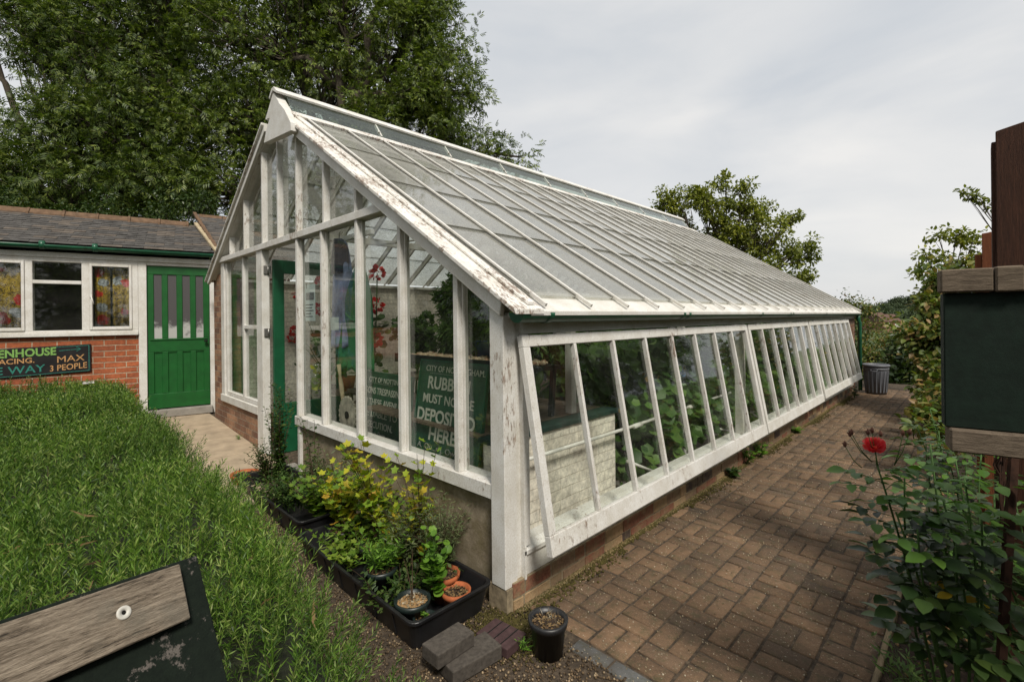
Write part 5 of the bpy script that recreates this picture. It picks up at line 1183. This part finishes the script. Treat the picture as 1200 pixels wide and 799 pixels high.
# yellowed leaves low in the bed
rg = np.random.default_rng(12); P = [A_(1105, 690, 1.55), A_(1150, 705, 1.6), A_(1143, 700, 1.6), A_(1112, 745, 1.7), A_(1170, 715, 1.7), A_(1098, 700, 1.5)]
V, F = instance(*leaf_fold(.7, .1, .1), np.array(P), rg.normal(size=(6, 3)), np.array([[0, -.5, 1]] * 6) + rg.normal(0, .3, (6, 3)), np.full(6, .045)); npmesh('yellowed_leaf', V, F, M['yellow_leaf'], rb1, smooth=True)
plant('weed_grass', 'tuft of green grass at the front of the rose bed by the edging board', (1.60, .72, .03), n=30, h=.16, spread=.14, tpl=L_THIN, size=.07, per=4, leafm='grassblade', stemm='green_stem', seed=200, start=.2, r=.001, jit=.1)

# ------------------------------------------------------------------ sign box at the right, seen from behind
sb = thing('sign_panel', 'dark green panel framed in grey timber at the right edge, above the roses', 'sign panel', (1.74, -.085, 1.25), rz=radians(10.4))
b = MB(); b.box(.004, .95, .0, .05, .04, .405); b.build('panel', M['green_panel'], sb, local=True, bevel=.003)
b = MB(); b.box(-.005, .100, -.022, .03, .406, .468); b.box(.1015, .155, -.026, .05, .404, .470); b.box(.1565, .98, -.022, .03, .406, .468); b.build('top_rail', M['timber_grey'], sb, local=True, bevel=.004)
b = MB(); b.box(.012, .98, -.022, .055, -.022, .039); b.build('bottom_rail', M['timber_grey'], sb, local=True, bevel=.004)
b = MB(); b.box(.19, .235, .056, .10, -1.25, .38); b.build('post', M['rust'], sb, local=True, bevel=.003)
b = MB(); b.box(.80, .845, .056, .10, -1.25, .38); b.build('post', M['rust'], sb, local=True, bevel=.003)
# leaning rusty iron bars, coil of wire and a spring-tine rake under it
st_ = thing('rusty_bar', 'rusty iron bar leaning under the sign panel at the right edge', 'iron bar', (1.86, .3, 0))
b = MB(); p, q = on(1172, 799, 1, .30), at(1189, 515, 1.55); d_ = (p - q).normalized(); pe = q + d_ * ((q.z + .0) / -d_.z); b.beam(pe, q, .026, .012, FW); b.build('bar', M['rust'], st_)
e = thing('rusty_wire', 'rusty looped wire hanging below the right end of the sign panel', 'wire', V3(at(1178, 530, 1.7))); b = MB(); rg = np.random.default_rng(4)
for k in range(7):
    c0 = at(1176 + rg.uniform(-8, 8), 515, 1.7 + rg.uniform(-.1, .1)); c1 = at(1168 + rg.uniform(-6, 8), 545, 1.75); c2 = at(1178 + rg.uniform(-8, 10), 580, 1.75); c3 = at(1172 + rg.uniform(-8, 14), 640, 1.75)
    b.tube([c0, c1, c2, c3], .0035, 5)
b.build('strand', M['rust'], e)
rk = thing('lawn_rake', 'wire tined lawn rake lying at the foot of the rusty bar', 'rake', (1.9, .42, 0)); hub = Vector((1.99, .66, .20)); b = MB()
for k in range(20):
    a = radians(-150 + 84 * k / 19); en = hub + Vector((cos(a) * .42, sin(a) * .34, -.165)); b.tube([hub, hub.lerp(en, .55) + Vector((0, 0, .015)), en, en + Vector((0, 0, -.028))], .0022, 5)
b.build('tines', M['rust'], rk); b = MB(); b.tube([hub + Vector((-.02, -.03, -.01)), hub + Vector((.02, .03, .01))], .022, 10); b.build('head', M['rust'], rk); b = MB(); b.tube([hub, Vector((2.30, 1.5, 1.05))], .013, 10); b.build('handle', M['timber_grey'], rk)
# brown fence beyond the panel
fn = thing('board_fence', 'tall brown vertical board fence at the right edge of the picture', 'fence', (1.9, 1.6, 0))
for i, (x0, x1, y, z1, sk) in enumerate([(1.876, 2.02, 1.30, 2.44, .03), (2.022, 2.17, 1.31, 2.46, .01), (2.172, 2.32, 1.30, 2.43, .0)]):
    b = MB(); b.prism([(x0, .0), (x1, .0), (x1, z1 + sk), (x0, z1)], 1, y, y + .022); b.build('fence_board', M['fence'], fn, bevel=.003)
for i, (y0, y1, z1) in enumerate([(1.33, 1.46, 2.40), (1.47, 1.60, 2.33), (1.61, 1.74, 2.38)]):
    b = MB(); b.box(1.862 + .004 * i, 1.88 + .004 * i, y0, y1, 0, z1); b.build('fence_board', M['fence'], fn, bevel=.003)
f2 = thing('board_fence', 'lower red brown fence standing behind the tall brown one', 'fence', (1.86, 3.0, 0))
for i in range(3):
    b = MB(); x0 = 1.835 + i * .105; b.prism([(x0, 0), (x0 + .10, 0), (x0 + .10, 2.15 - .0 * i), (x0, 2.14)], 1, 2.7 + .02 * (i % 2), 2.72 + .02 * (i % 2)); b.build('fence_board', M['fence_red'], f2, bevel=.003)
b = MB(); b.box(1.80, 1.835, 2.72, 2.80, 0, 2.0); b.build('fence_post', M['fence_red'], f2, bevel=.003)

# ------------------------------------------------------------------ lid at the left foreground: plank on a green board
lt = thing('plank_topped_box', 'weathered plank bolted on a flaking dark green board in the bottom left corner', 'box', (.7, -1.75, 0))
p1 = Vector((.66556, -1.63270, 1.11488)); ax = (Vector((.74620, -1.87543, 1.14287)) - p1).normalized(); z0 = Vector((.80296, .32442, .5)).normalized()
pr = (Vector((.71832, -1.62574, 1.02565)) - p1); pr = pr - ax * pr.dot(ax); wd = pr.length; pr.normalize(); ln = .95
c = p1 + ax * ln / 2 + pr * wd / 2 - z0 * .011
t = NM('plank_wood'); 

def dotn(v):
    x = t.new('ShaderNodeVectorMath'); x.operation = 'DOT_PRODUCT'; t.l.new(t.obj(), x.inputs[0]); x.inputs[1].default_value = tuple(v); return x.outputs['Value']
fr_ = t.comb(dotn(ax), dotn(pr), dotn(z0)); mp2 = t.new('ShaderNodeMapping'); mp2.inputs['Scale'].default_value = (2.4, 30, 30); t.l.new(fr_, mp2.inputs[0])
nz = t.noise(3.4, 9, .72, mp2.outputs[0], .5); fine = t.noise(30, 5, .7, mp2.outputs[0], .3); k = t.math('ADD', t.math('MULTIPLY', nz, .6), t.math('MULTIPLY', fine, .4))
t.col(t.mix(t.ramp(t.noise(9, 5, .6), [(.52, 0.0), (.66, .5)]), t.ramp(k, [(.39, (.022, .016, .010)), (.455, (.15, .115, .08)), (.60, (.36, .295, .22))]), (.12, .11, .085))); t.rough(.9); t.bump(k, 1.0, .006)
b = MB(); b.obox(c, ax * ln / 2, pr * wd / 2, z0 * .011); b.build('plank', t.mat, lt, bevel=.002)
def onplane(px, py, off):
    r = at(px, py, 1.0) - CAM; return CAM + r * (((p1 + z0 * off) - CAM).dot(z0) / r.dot(z0))
q1, q2 = onplane(231, 650, -.0225), onplane(267.5, 799, -.0225); e_ = (q2 - q1).normalized()
b = MB(); base = [q1, q1 + e_ * .62, q1 + e_ * .62 + ax * 1.0, q1 + ax * 1.0]; vs = [tuple(p) for p in base] + [tuple(p - z0 * .02) for p in base]
b.add(vs, [(0,1,2,3), (7,6,5,4), (0,4,5,1), (1,5,6,2), (2,6,7,3), (3,7,4,0)]); b.build('green_board', M['green_board'], lt, bevel=.002)
cc = q1 + e_ * .30 + ax * .5 - z0 * .075; b = MB(); b.box(cc.x - .04, cc.x + .04, cc.y - .04, cc.y + .04, 0, cc.z - .03); b.build('post', M['timber_grey'], lt)
w0 = onplane(145, 717.5, .0003); wm = Matrix.Translation(w0) @ z0.to_track_quat('Z', 'Y').to_matrix().to_4x4()
def disc(name, prof, mt):
    b = MB(); b.lathe(prof, 28); b.v = [tuple(wm @ Vector(v)) for v in b.v]; b.build(name, mt, lt)
disc('washer', [(.0038, -.001), (.0038, .0016), (.0106, .0020), (.0114, .0012), (.0114, -.001)], plain('zinc_washer', (.50, .48, .43), .5, .1, 60)); disc('screw_head', [(0, .0004), (.0030, .0006), (.0037, -.0002)], M['dark'])

# ------------------------------------------------------------------ dustbin at the far corner
db = thing('dustbin', 'grey ribbed plastic dustbin at the far corner of the greenhouse', 'dustbin', (.37, 10.15, 0)); r = .215; c = (.34, 10.12, .045)
b = MB(); b.lathe([(0, -.045), (r * .80, -.045), (r * .96, .50), (r * .96, .52)], 36, c)
for k in range(18):
    a = 2 * pi * k / 18; b.beam((c[0] + r * .81 * cos(a), c[1] + r * .81 * sin(a), .04), (c[0] + r * .965 * cos(a), c[1] + r * .965 * sin(a), .46), .02, .012, (cos(a), sin(a), 0))
b.lathe([(r * .955, .44), (r * 1.0, .445), (r * 1.0, .475), (r * .955, .48)], 36, c); b.build('bin_body', M['bin'], db)
b = MB(); b.lathe([(r * .97, .50), (r * 1.07, .505), (r * 1.07, .535), (r * .98, .55), (r * .93, .545), (r * .90, .50), (0, .46)], 36, c); b.build('rim', M['bin'], db)
b = MB(); b.tube([(c[0] - .05, c[1] - r * 1.07, .50), (c[0] - .05, c[1] - r * 1.2, .47), (c[0] + .05, c[1] - r * 1.2, .47), (c[0] + .05, c[1] - r * 1.07, .50)], .009, 6); b.build('handle', M['bin'], db)

# ================================================================== INSIDE THE GREENHOUSE
# whitewashed planter wall and its bench
pw = thing('planter_wall', 'whitewashed brick planter wall inside the first open sash', 'planter', (-.5, .8, 0))
b = MB(); b.box(-.42, -.32, .16, 1.52, .0, .815); b.build('brick_face', M['brick_white_y'], pw)
b = MB(); b.box(-2.0, -.4205, 1.42, 1.52, .0, .815); b.box(-2.0, -.4205, .60, .70, .0, .50); b.build('brick_face', M['brick_white_x'], pw)
b = MB(); b.box(-.44, -.30, .13, 1.55, .816, .85); b.build('coping', plain('dark_green_coping', (.012, .035, .028), .6, .4, 12), pw, bevel=.004)
bn = thing('bench', 'slatted grey timber bench top resting on the whitewashed planter', 'bench', (-1, .9, .85))
for k in range(9):
    b = MB(); x0 = -.45 - k * .17; b.box(x0 - .155, x0, .16, 1.50, .832, .852); b.build('slat', M['timber_grey'], bn)
sf = thing('shelf', 'dark raised shelf of gravel and shells above the rubbish notice', 'shelf', (-1.1, .75, 1.2))
b = MB(); b.box(-2.05, -.42, .55, .95, 1.215, 1.245); b.box(-2.05, -.42, .53, .549, 1.21, 1.285); b.build('shelf_tray', M['green_panel'], sf)
for x in (-2.0, -.50):
    for y in (.57, .92): b = MB(); b.beam((x, y, .853), (x + .03, y, 1.215), .035, .035); b.build('leg', M['green_panel'], sf)
M['shell'] = leafmat('shells', [(.40, .30, .20), (.60, .50, .38), (.30, .16, .10)], .8, 0)
tag(stones('shells', rect(-2.0, -.46, .56, .90), 420, .045, M['shell'], lambda x, y: x * 0 + 1.262, 31), 'layer of shells and pebbles on the raised shelf', 'shells')
def tub(label, c, r, h, mat, cat='tub'):
    e = thing('planting_tub', label, cat, c); b = MB(); b.lathe([(0, 0), (r * .75, 0), (r, h), (r * 1.06, h), (r * 1.06, h + .012), (r * .96, h + .012), (r * .9, h - .03), (0, h - .03)], 22, c); b.build('tub_wall', mat, e); return e
tub('blue plastic tub on the shelf behind the first wide gable pane', (-1.28, .98, 1.247), .12, .15, plain('blue_plastic', (.02, .075, .20), .5, .3, 8))

tub('black tub with a white top under the yellow green plant', (-.68, .72, 1.262), .05, .08, M['black_plastic'])
def bushin(name, label, base, lob, n, tpl, size, mat, seed, ncl=40, clr=.13, tr=.012):
    e = tree(name, label, 'plant', base, tr, lob, n, tpl, size, mat, seed, ncl=ncl, clr=clr, shell=.2, barkmat='green_stem'); return e
bushin('tomato_plant', 'dense dark tomato plant above the blue tub behind the widest gable panes', (-1.3, .98, 1.34), [(-1.55, 1.0, 1.75, .22), (-1.25, 1.0, 1.62, .24), (-1.0, 1.0, 1.72, .22), (-1.35, 1.05, 1.93, .20), (-.85, 1.0, 1.52, .18), (-1.65, 1.0, 1.5, .16)], 5200, L_PINN, .15, 'tomato', 301, clr=.14)
bushin('tomato_plant', 'second dark tomato plant half hidden behind the fourth gable post', (-2.1, 1.4, .9), [(-2.2, 1.5, 1.6, .22), (-2.0, 1.3, 1.85, .20), (-1.85, 1.4, 1.5, .2), (-2.35, 1.6, 1.3, .2)], 3200, L_PINN, .15, 'tomato', 302, clr=.14)
bushin('pepper_plant', 'yellow green plant behind the narrow pane next to the corner post', (-.68, .72, 1.30), [(-.66, .74, 1.50, .11), (-.72, .74, 1.40, .10), (-.62, .72, 1.62, .07)], 900, L_FOLD, .055, 'yellow_plant', 303, ncl=200, clr=.05, tr=.005)
bushin('ivy_plant', 'variegated climbing plant against the whitewashed wall behind the coat', (-3.6, 1.8, .6), [(-3.7, 1.9, 1.55, .22), (-3.55, 1.8, 1.35, .25), (-3.65, 1.9, 1.1, .25)], 1300, L_LOBE, .085, 'tomato', 304)
# staging in the middle of the house with planting
cs = thing('centre_staging', 'dark timber staging down the middle of the glasshouse', 'staging', (-3.2, 4.0, 0))
b = MB(); b.box(-3.9, -2.7, 1.6, 9.3, .82, .86); b.build('staging_top', M['timber_grey'], cs)
for y in (1.7, 4.2, 6.7, 9.2):
    for x in (-3.85, -2.75): b = MB(); b.box(x - .03, x + .03, y - .03, y + .03, .012, .819); b.build('leg', M['timber_grey'], cs)
for i, (x, y) in enumerate([(-3.2, 2.6), (-3.4, 3.9), (-3.1, 5.3), (-3.3, 6.9), (-3.2, 8.4)]):
    bushin('staging_plant', ['leafy plant at the near end of the centre staging', 'second leafy plant along the centre staging', 'third leafy plant, midway along the centre staging', 'fourth leafy plant along the centre staging', 'leafy plant at the far end of the centre staging'][i], (x, y, .87), [(x, y, 1.25, .32), (x + .3, y + .2, 1.1, .28), (x - .2, y - .2, 1.45, .25)], 800, L_FOLD, .13, 'tomato', 310 + i, ncl=24, clr=.18)
# cucumbers along the side lights
for i, (y, h, lab) in enumerate([(1.95, 1.35, 'big leaved cucumber plant beside the end of the whitewashed planter'), (2.55, 1.45, 'cucumber plant under the blue flower, behind the middle of the first sash'), (3.3, 1.2, 'cucumber plant near the far end of the first sash'),
                                 (4.1, 1.4, 'cucumber plant just inside the second sash'), (4.9, 1.35, 'cucumber plant in the middle of the second sash'), (5.8, 1.4, 'cucumber plant at the far end of the second sash'),
                                 (6.8, 1.4, 'cucumber plant at the near end of the third sash'), (7.7, 1.4, 'cucumber plant in the middle of the third sash'), (8.7, 1.4, 'cucumber plant at the far end of the third sash')]):
    e = thing('cucumber_plant', lab, 'plant', (-.55, y, .0), 'cucumbers along the side sashes')
    rg = np.random.default_rng(400 + i); n = 420 if i < 3 else 300; P = np.column_stack([rg.uniform(-1.1, -.22, n), y + rg.normal(0, .28, n), .15 + (h - .15) * rg.random(n) ** .8])
    if i == 0: P[:, 1] = np.maximum(P[:, 1], 1.62 + .1 * rg.random(n))
    A = np.column_stack([rg.normal(.8, .6, n), rg.normal(0, .7, n), rg.normal(-.6, .3, n)]); N = np.column_stack([rg.normal(1.0, .4, n), rg.normal(-.3, .4, n), rg.normal(.9, .3, n)])
    V, F = instance(*leaf_lobed(5, .16, .22), P, A, N, rg.uniform(.06, .16, n)); npmesh('foliage', V, F, M['cucumber'], e, smooth=True)
    b = MB()
    for k in range(4):
        x = rg.uniform(-.8, -.4); C = wobble((x, y, 0), (x + rg.uniform(-.2, .2), y + rg.uniform(-.3, .3), h), 7, .05, rg); b.tube([Vector(c) for c in C], .006, 5)
    b.build('stem', M['green_stem'], e)
    n = 7; P = np.column_stack([rg.uniform(-.6, -.25, n), y + rg.normal(0, .25, n), rg.uniform(.5, 1.3, n)]); V, F = instance(*leaf_lobed(5, .3, .5), P, rg.normal(size=(n, 3)), rg.normal(size=(n, 3)) + (1, 0, .5), np.full(n, .05)); npmesh('flower', V, F, M['yellow_leaf'], e)
# dark back foliage so the house reads as full of plants
for i, (y, lab) in enumerate([(2.4, 'tall vine behind the cucumbers, nearest one'), (4.4, 'tall vine behind the cucumbers, second along'), (6.4, 'tall vine behind the cucumbers, third along'), (8.4, 'tall vine behind the cucumbers, farthest one')]):
    bushin('vine', lab, (-1.6, y, 0), [(-1.5, y - .5, .6, .5), (-1.5, y + .4, .7, .5), (-1.6, y, 1.3, .5), (-1.5, y + .8, 1.25, .45), (-1.6, y - .8, 1.3, .4)], 2300, L_FOLD, .15, 'tomato', 420 + i, ncl=24, clr=.2)
fl = thing('blue_flower', 'blue flower among the cucumber leaves behind the first sash', 'flower', V3(on(797, 438, 0, -.35))); c = on(797, 438, 0, -.35); rg = np.random.default_rng(6)
V, F = instance(*petal(), [tuple(c)] * 9, [(cos(k * .7) * .5 + .3, sin(k * .7), cos(k * 1.9) * .6) for k in range(9)], [(1, -.4, .4)] * 9, [.055] * 9); npmesh('petals', V, F, leafmat('blue_petal', [(.05, .20, .50), (.10, .32, .65)], .6, .3), fl)
# rails
rl = thing('rail', 'pale pole fixed along the inside of the side windows', 'rail', (-.28, 2, .7)); b = MB(); b.tube([(-.24, .10, .70), (-.24, 1.6, .69), (-.26, 3.9, .70)], .013, 10); b.tube([(-.24, 1.68, .685), (-.24, 1.80, .685)], .021, 10); b.tube([(-.25, 2.75, .69), (-.25, 2.9, .69)], .020, 10); b.build('pole', M['paint_ok'], rl)
r2 = thing('rail', 'shorter lower pole slanting among the cucumber stems', 'rail', (-.3, 2, .4)); b = MB(); b.tube([on(735, 540, 0, -.22), on(765, 552, 0, -.16)], .012, 8); b.tube([on(833, 500, 0, -.3), on(868, 508, 0, -.16)], .012, 8); b.build('pole', M['paint_ok'], r2)
for i, (y, lab) in enumerate([(3.05, 'white wooden upright inside the far end of the first sash'), (1.1, 'slim white upright above the bench inside the first sash')]):
    e = thing('upright', lab, 'post', (-.5, y, 0)); b = MB(); b.box(-.50, -.44, y, y + .06, .853 if i else 0, 1.6); b.build('timber', M['paint_ok'], e)
# coat and apron
def cloth(parent, name, top, w, h, mat, seed, folds=9, dx=0, depth=.05, flare=.0, thick=.003, ang=0):
    rg = np.random.default_rng(seed); nu, nv = 34, 26; V = []; ph = rg.uniform(0, 6, 4)
    for j in range(nv):
        v = j / (nv - 1); ww = w * (.28 + .72 * min(1, v * 3.2) ** .6) * (1 + flare * v)
        for i in range(nu):
            u = i / (nu - 1) - .5; f = depth * (sin(u * folds * 2.2 + ph[0]) * .5 + sin(u * folds * 4 + ph[1] + v * 2) * .25) * (.3 + .7 * v) + depth * .8 * cos(u * pi)
            x = u * ww + dx * v; V.append((top[0] + x * cos(ang), top[1] - f + x * sin(ang), top[2] - v * h + .012 * sin(u * 20) * v))
    i = np.arange(nu * nv).reshape(nv, nu); F = np.stack([i[:-1, :-1], i[:-1, 1:], i[1:, 1:], i[1:, :-1]], -1).reshape(-1, 4)
    o = npmesh(name, V, F, mat, parent, smooth=True); s_ = o.modifiers.new('thick', 'SOLIDIFY'); s_.thickness = thick; return o
M['coat'] = plain('slate_blue_cloth', (.32, .38, .60), .95, .35, 14); M['collar'] = plain('dark_coat_collar', (.05, .055, .085), .95, .3, 14)
t = NM('green_apron_cloth'); t.col(t.mix(t.ramp(t.noise(3.5, 3, .5), [(.5, 0.0), (.7, 1.0)]), (.03, .22, .075), (.03, .18, .24))); t.rough(.95); M['apron'] = t.mat
ct = thing('coat', 'grey blue work coat hanging from a wire hanger behind the third gable pane', 'coat', (-2.72, .36, 2.36))
cloth(ct, 'coat_body', (-2.72, .36, 2.38), .40, 1.05, M['coat'], 1, 7, dx=-.02)
cloth(ct, 'collar', (-2.72, .33, 2.40), .30, .34, M['collar'], 2, 4, depth=.06)
b = MB(); b.tube([(-2.90, .30, 2.19), (-2.72, .30, 2.28), (-2.56, .30, 2.33)], .004, 5); b.tube([(-2.72, .32, 2.38), (-2.72, .33, 2.46), (-2.70, .33, 2.48)], .004, 5); b.build('hanger', M['steel'], ct)
ap = thing('apron', 'long green apron hanging beside the grey blue coat', 'apron', (-2.38, .33, 2.2))
cloth(ap, 'apron_cloth', (-2.34, .34, 2.1), .42, .98, M['apron'], 3, 4, dx=-.12, flare=.5)
b = MB(); b.tube([(-2.36, .32, 2.12), (-2.34, .32, 2.36), (-2.30, .33, 2.40)], .008, 5); b.tube([(-2.52, .285, 1.66), (-2.38, .275, 1.60), (-2.26, .30, 1.58)], .01, 5); b.build('strap', M['apron'], ap)
b = MB(); b.box(-2.85, -2.2, .38, .42, 2.395, 2.44); tag(b.build('coat_rail', M['paint_ok']), 'white peg rail above the hanging coat', 'rail')
# red geraniums
def geranium(label, base, heads, h0):
    e = thing('geranium', label, 'plant', base); b = MB(); parts = []; rg = np.random.default_rng(int(abs(base[0] * 100)))
    for hd in heads:
        hd = Vector(hd); b.tube([Vector(base), (Vector(base) + hd) / 2 + Vector((.05, 0, .05)), hd], .006, 5)
        n = 46; d = norm(rg.normal(size=(n, 3))); parts.append(instance(*leaf_fold(.9, .1, .1), np.array(hd) + d * .045, d, rg.normal(size=(n, 3)), rg.uniform(.035, .055, n)))
    V, F = merge(parts); npmesh('flower_head', V, F, M['red_petal'], e); b.build('stem', M['green_stem'], e)
    n = 60; P = np.array(base) + np.column_stack([rg.normal(0, .10, n), rg.normal(0, .10, n), rg.uniform(.0, .55, n)]); V, F = instance(*leaf_lobed(6, .1, .2), P, rg.normal(size=(n, 3)), rg.normal(size=(n, 3)) * .4 + (0, -.3, 1), rg.uniform(.06, .10, n)); npmesh('foliage', V, F, M['tomato'], e)
    b = MB(); b.lathe([(0, -.16), (.07, -.16), (.10, 0), (.09, 0), (0, -.02)], 16, base); b.build('pot', M['terracotta'], e); return e
geranium('tall red geranium showing between the fourth and fifth gable posts', (-2.62, .60, 1.05), [on(442, 320, 1, .62), on(441, 358, 1, .62), on(439, 398, 1, .60)], 0)
geranium('red geranium seen beside the printed notice on the door pane', (-3.35, .70, .95), [on(377, 330, 1, .72), on(374, 362, 1, .72)], 0)
geranium('red geranium low behind the glass of the green door', (-4.6, 1.0, .85), [on(345, 388, 1, 1.0), on(342, 396, 1, 1.02), on(347, 345, 1, 1.1)], 0)
for i, (c, lab) in enumerate([((-2.62, .60), 'small table under the tall red geranium'), ((-3.35, .70), 'small table under the geranium by the notice'), ((-4.6, 1.0), 'small table under the geranium behind the door')]):
    e = thing('plant_stand', lab, 'stand', (c[0], c[1], 0)); zt = (.89, .79, .69)[i]; b = MB(); b.box(c[0] - .2, c[0] + .2, c[1] - .16, c[1] + .16, zt - .03, zt); b.build('top', M['timber_grey'], e)
    for x in (-.17, .17):
        for y in (-.13, .13): b = MB(); b.box(c[0] + x - .015, c[0] + x + .015, c[1] + y - .015, c[1] + y + .015, .012, zt - .031); b.build('leg', M['timber_grey'], e)
# printed notice and small cards stuck to the glass
nt = thing('notice', 'printed white notice with a photo stuck inside the pane right of the door', 'notice', V3(on(364, 355, 1, .03)))
a_, c_ = on(358, 334, 1, .034), on(370, 376, 1, .034); b = MB(); b.box(a_.x, c_.x, .030, .032, c_.z, a_.z); b.build('paper', plain('paper', (.52, .60, .58), .8, .06, 4), nt)
b = MB(); w_ = c_.x - a_.x; b.box(a_.x + .02, c_.x - .02, .0285, .0295, c_.z + .20, c_.z + .27); b.build('picture', plain('print_grey', (.12, .13, .13), .8, .4, 40), nt)
b = MB()
for k_, (w0_, w1_) in enumerate(((.03, .80), (.03, .70), (.03, .85), (.03, .60), (.03, .75))): zz = c_.z + .15 - .028 * k_; b.box(a_.x + w_ * w0_ + .008, a_.x + w_ * w1_, .0285, .0295, zz, zz + .009)
b.box(a_.x + .03, a_.x + .045, .0285, .0295, c_.z + .31, c_.z + .36); b.build('printed_lines', M['dark'], nt)
cd_ = thing('card', 'small blank white card on the glass between the door and the coat', 'card', V3(on(388, 380, 1, .13))); a_, c_ = on(379, 372, 1, .13), on(397, 387, 1, .13); b = MB(); b.box(a_.x, c_.x, .128, .130, c_.z, a_.z); b.build('paper', bpy.data.materials['paper'], cd_)
# bag and toothed wheel, low in the panes
bg_ = thing('seed_bag', 'clear plastic bag with green leaves hanging low beside the door', 'bag', V3(on(370, 445, 1, .16))); c = on(370, 446, 1, .17); rg = np.random.default_rng(9)
n = 26; P = np.array(c) + rg.normal(0, .04, (n, 3)) * (1, .3, 1.6) + np.array([.02, 0, 0]); V, F = instance(*leaf_fold(.6, .1, .1), P, rg.normal(size=(n, 3)), rg.normal(size=(n, 3)) + (0, -1, 0), np.full(n, .07)); npmesh('leaves', V, F, M['currant'], bg_)
b = MB(); b.lathe([(0, -.16), (.05, -.15), (.10, -.07), (.085, .03), (.04, .11), (.012, .13), (.03, .16)], 14, tuple(c)); b.build('film', glass_mat('plastic_film', .10, .2), bg_)
wl_ = thing('toothed_wheel', 'pale toothed wheel leaning low against the glass left of the trespassing notice', 'wheel', V3(on(407, 485, 1, .16))); c = on(408, 486, 1, .16); b = MB(); pts = []
for k in range(44): a = 2*pi*k/44; rr = .17 * (1 if k % 2 else .90); pts.append((c.x + rr * cos(a), c.z + rr * sin(a)))
b.prism(pts, 1, .150, .168); b.build('disc', plain('aged_plaster', (.36, .33, .27), .9, .5, 14, bump=.8), wl_)
b = MB(); b.prism([(c.x + .035*cos(a*pi/6), c.z + .035*sin(a*pi/6)) for a in range(12)], 1, .142, .149); b.build('hub', M['dark'], wl_)
ps = thing('garden_stake', 'knobbly pale stake standing behind the toothed wheel', 'stake', V3(on(400, 500, 1, .22))); b = MB(); a_, c_ = on(397, 427, 1, .24), on(402, 470, 1, .24); dd_ = (c_ - a_); b.tube([a_, a_ + dd_ * .3, a_ + dd_ * .6, c_, Vector((c_.x + .03, .24, .012))], [.022, .014, .024, .016, .018], 8); b.build('shaft', M['mortar'], ps)
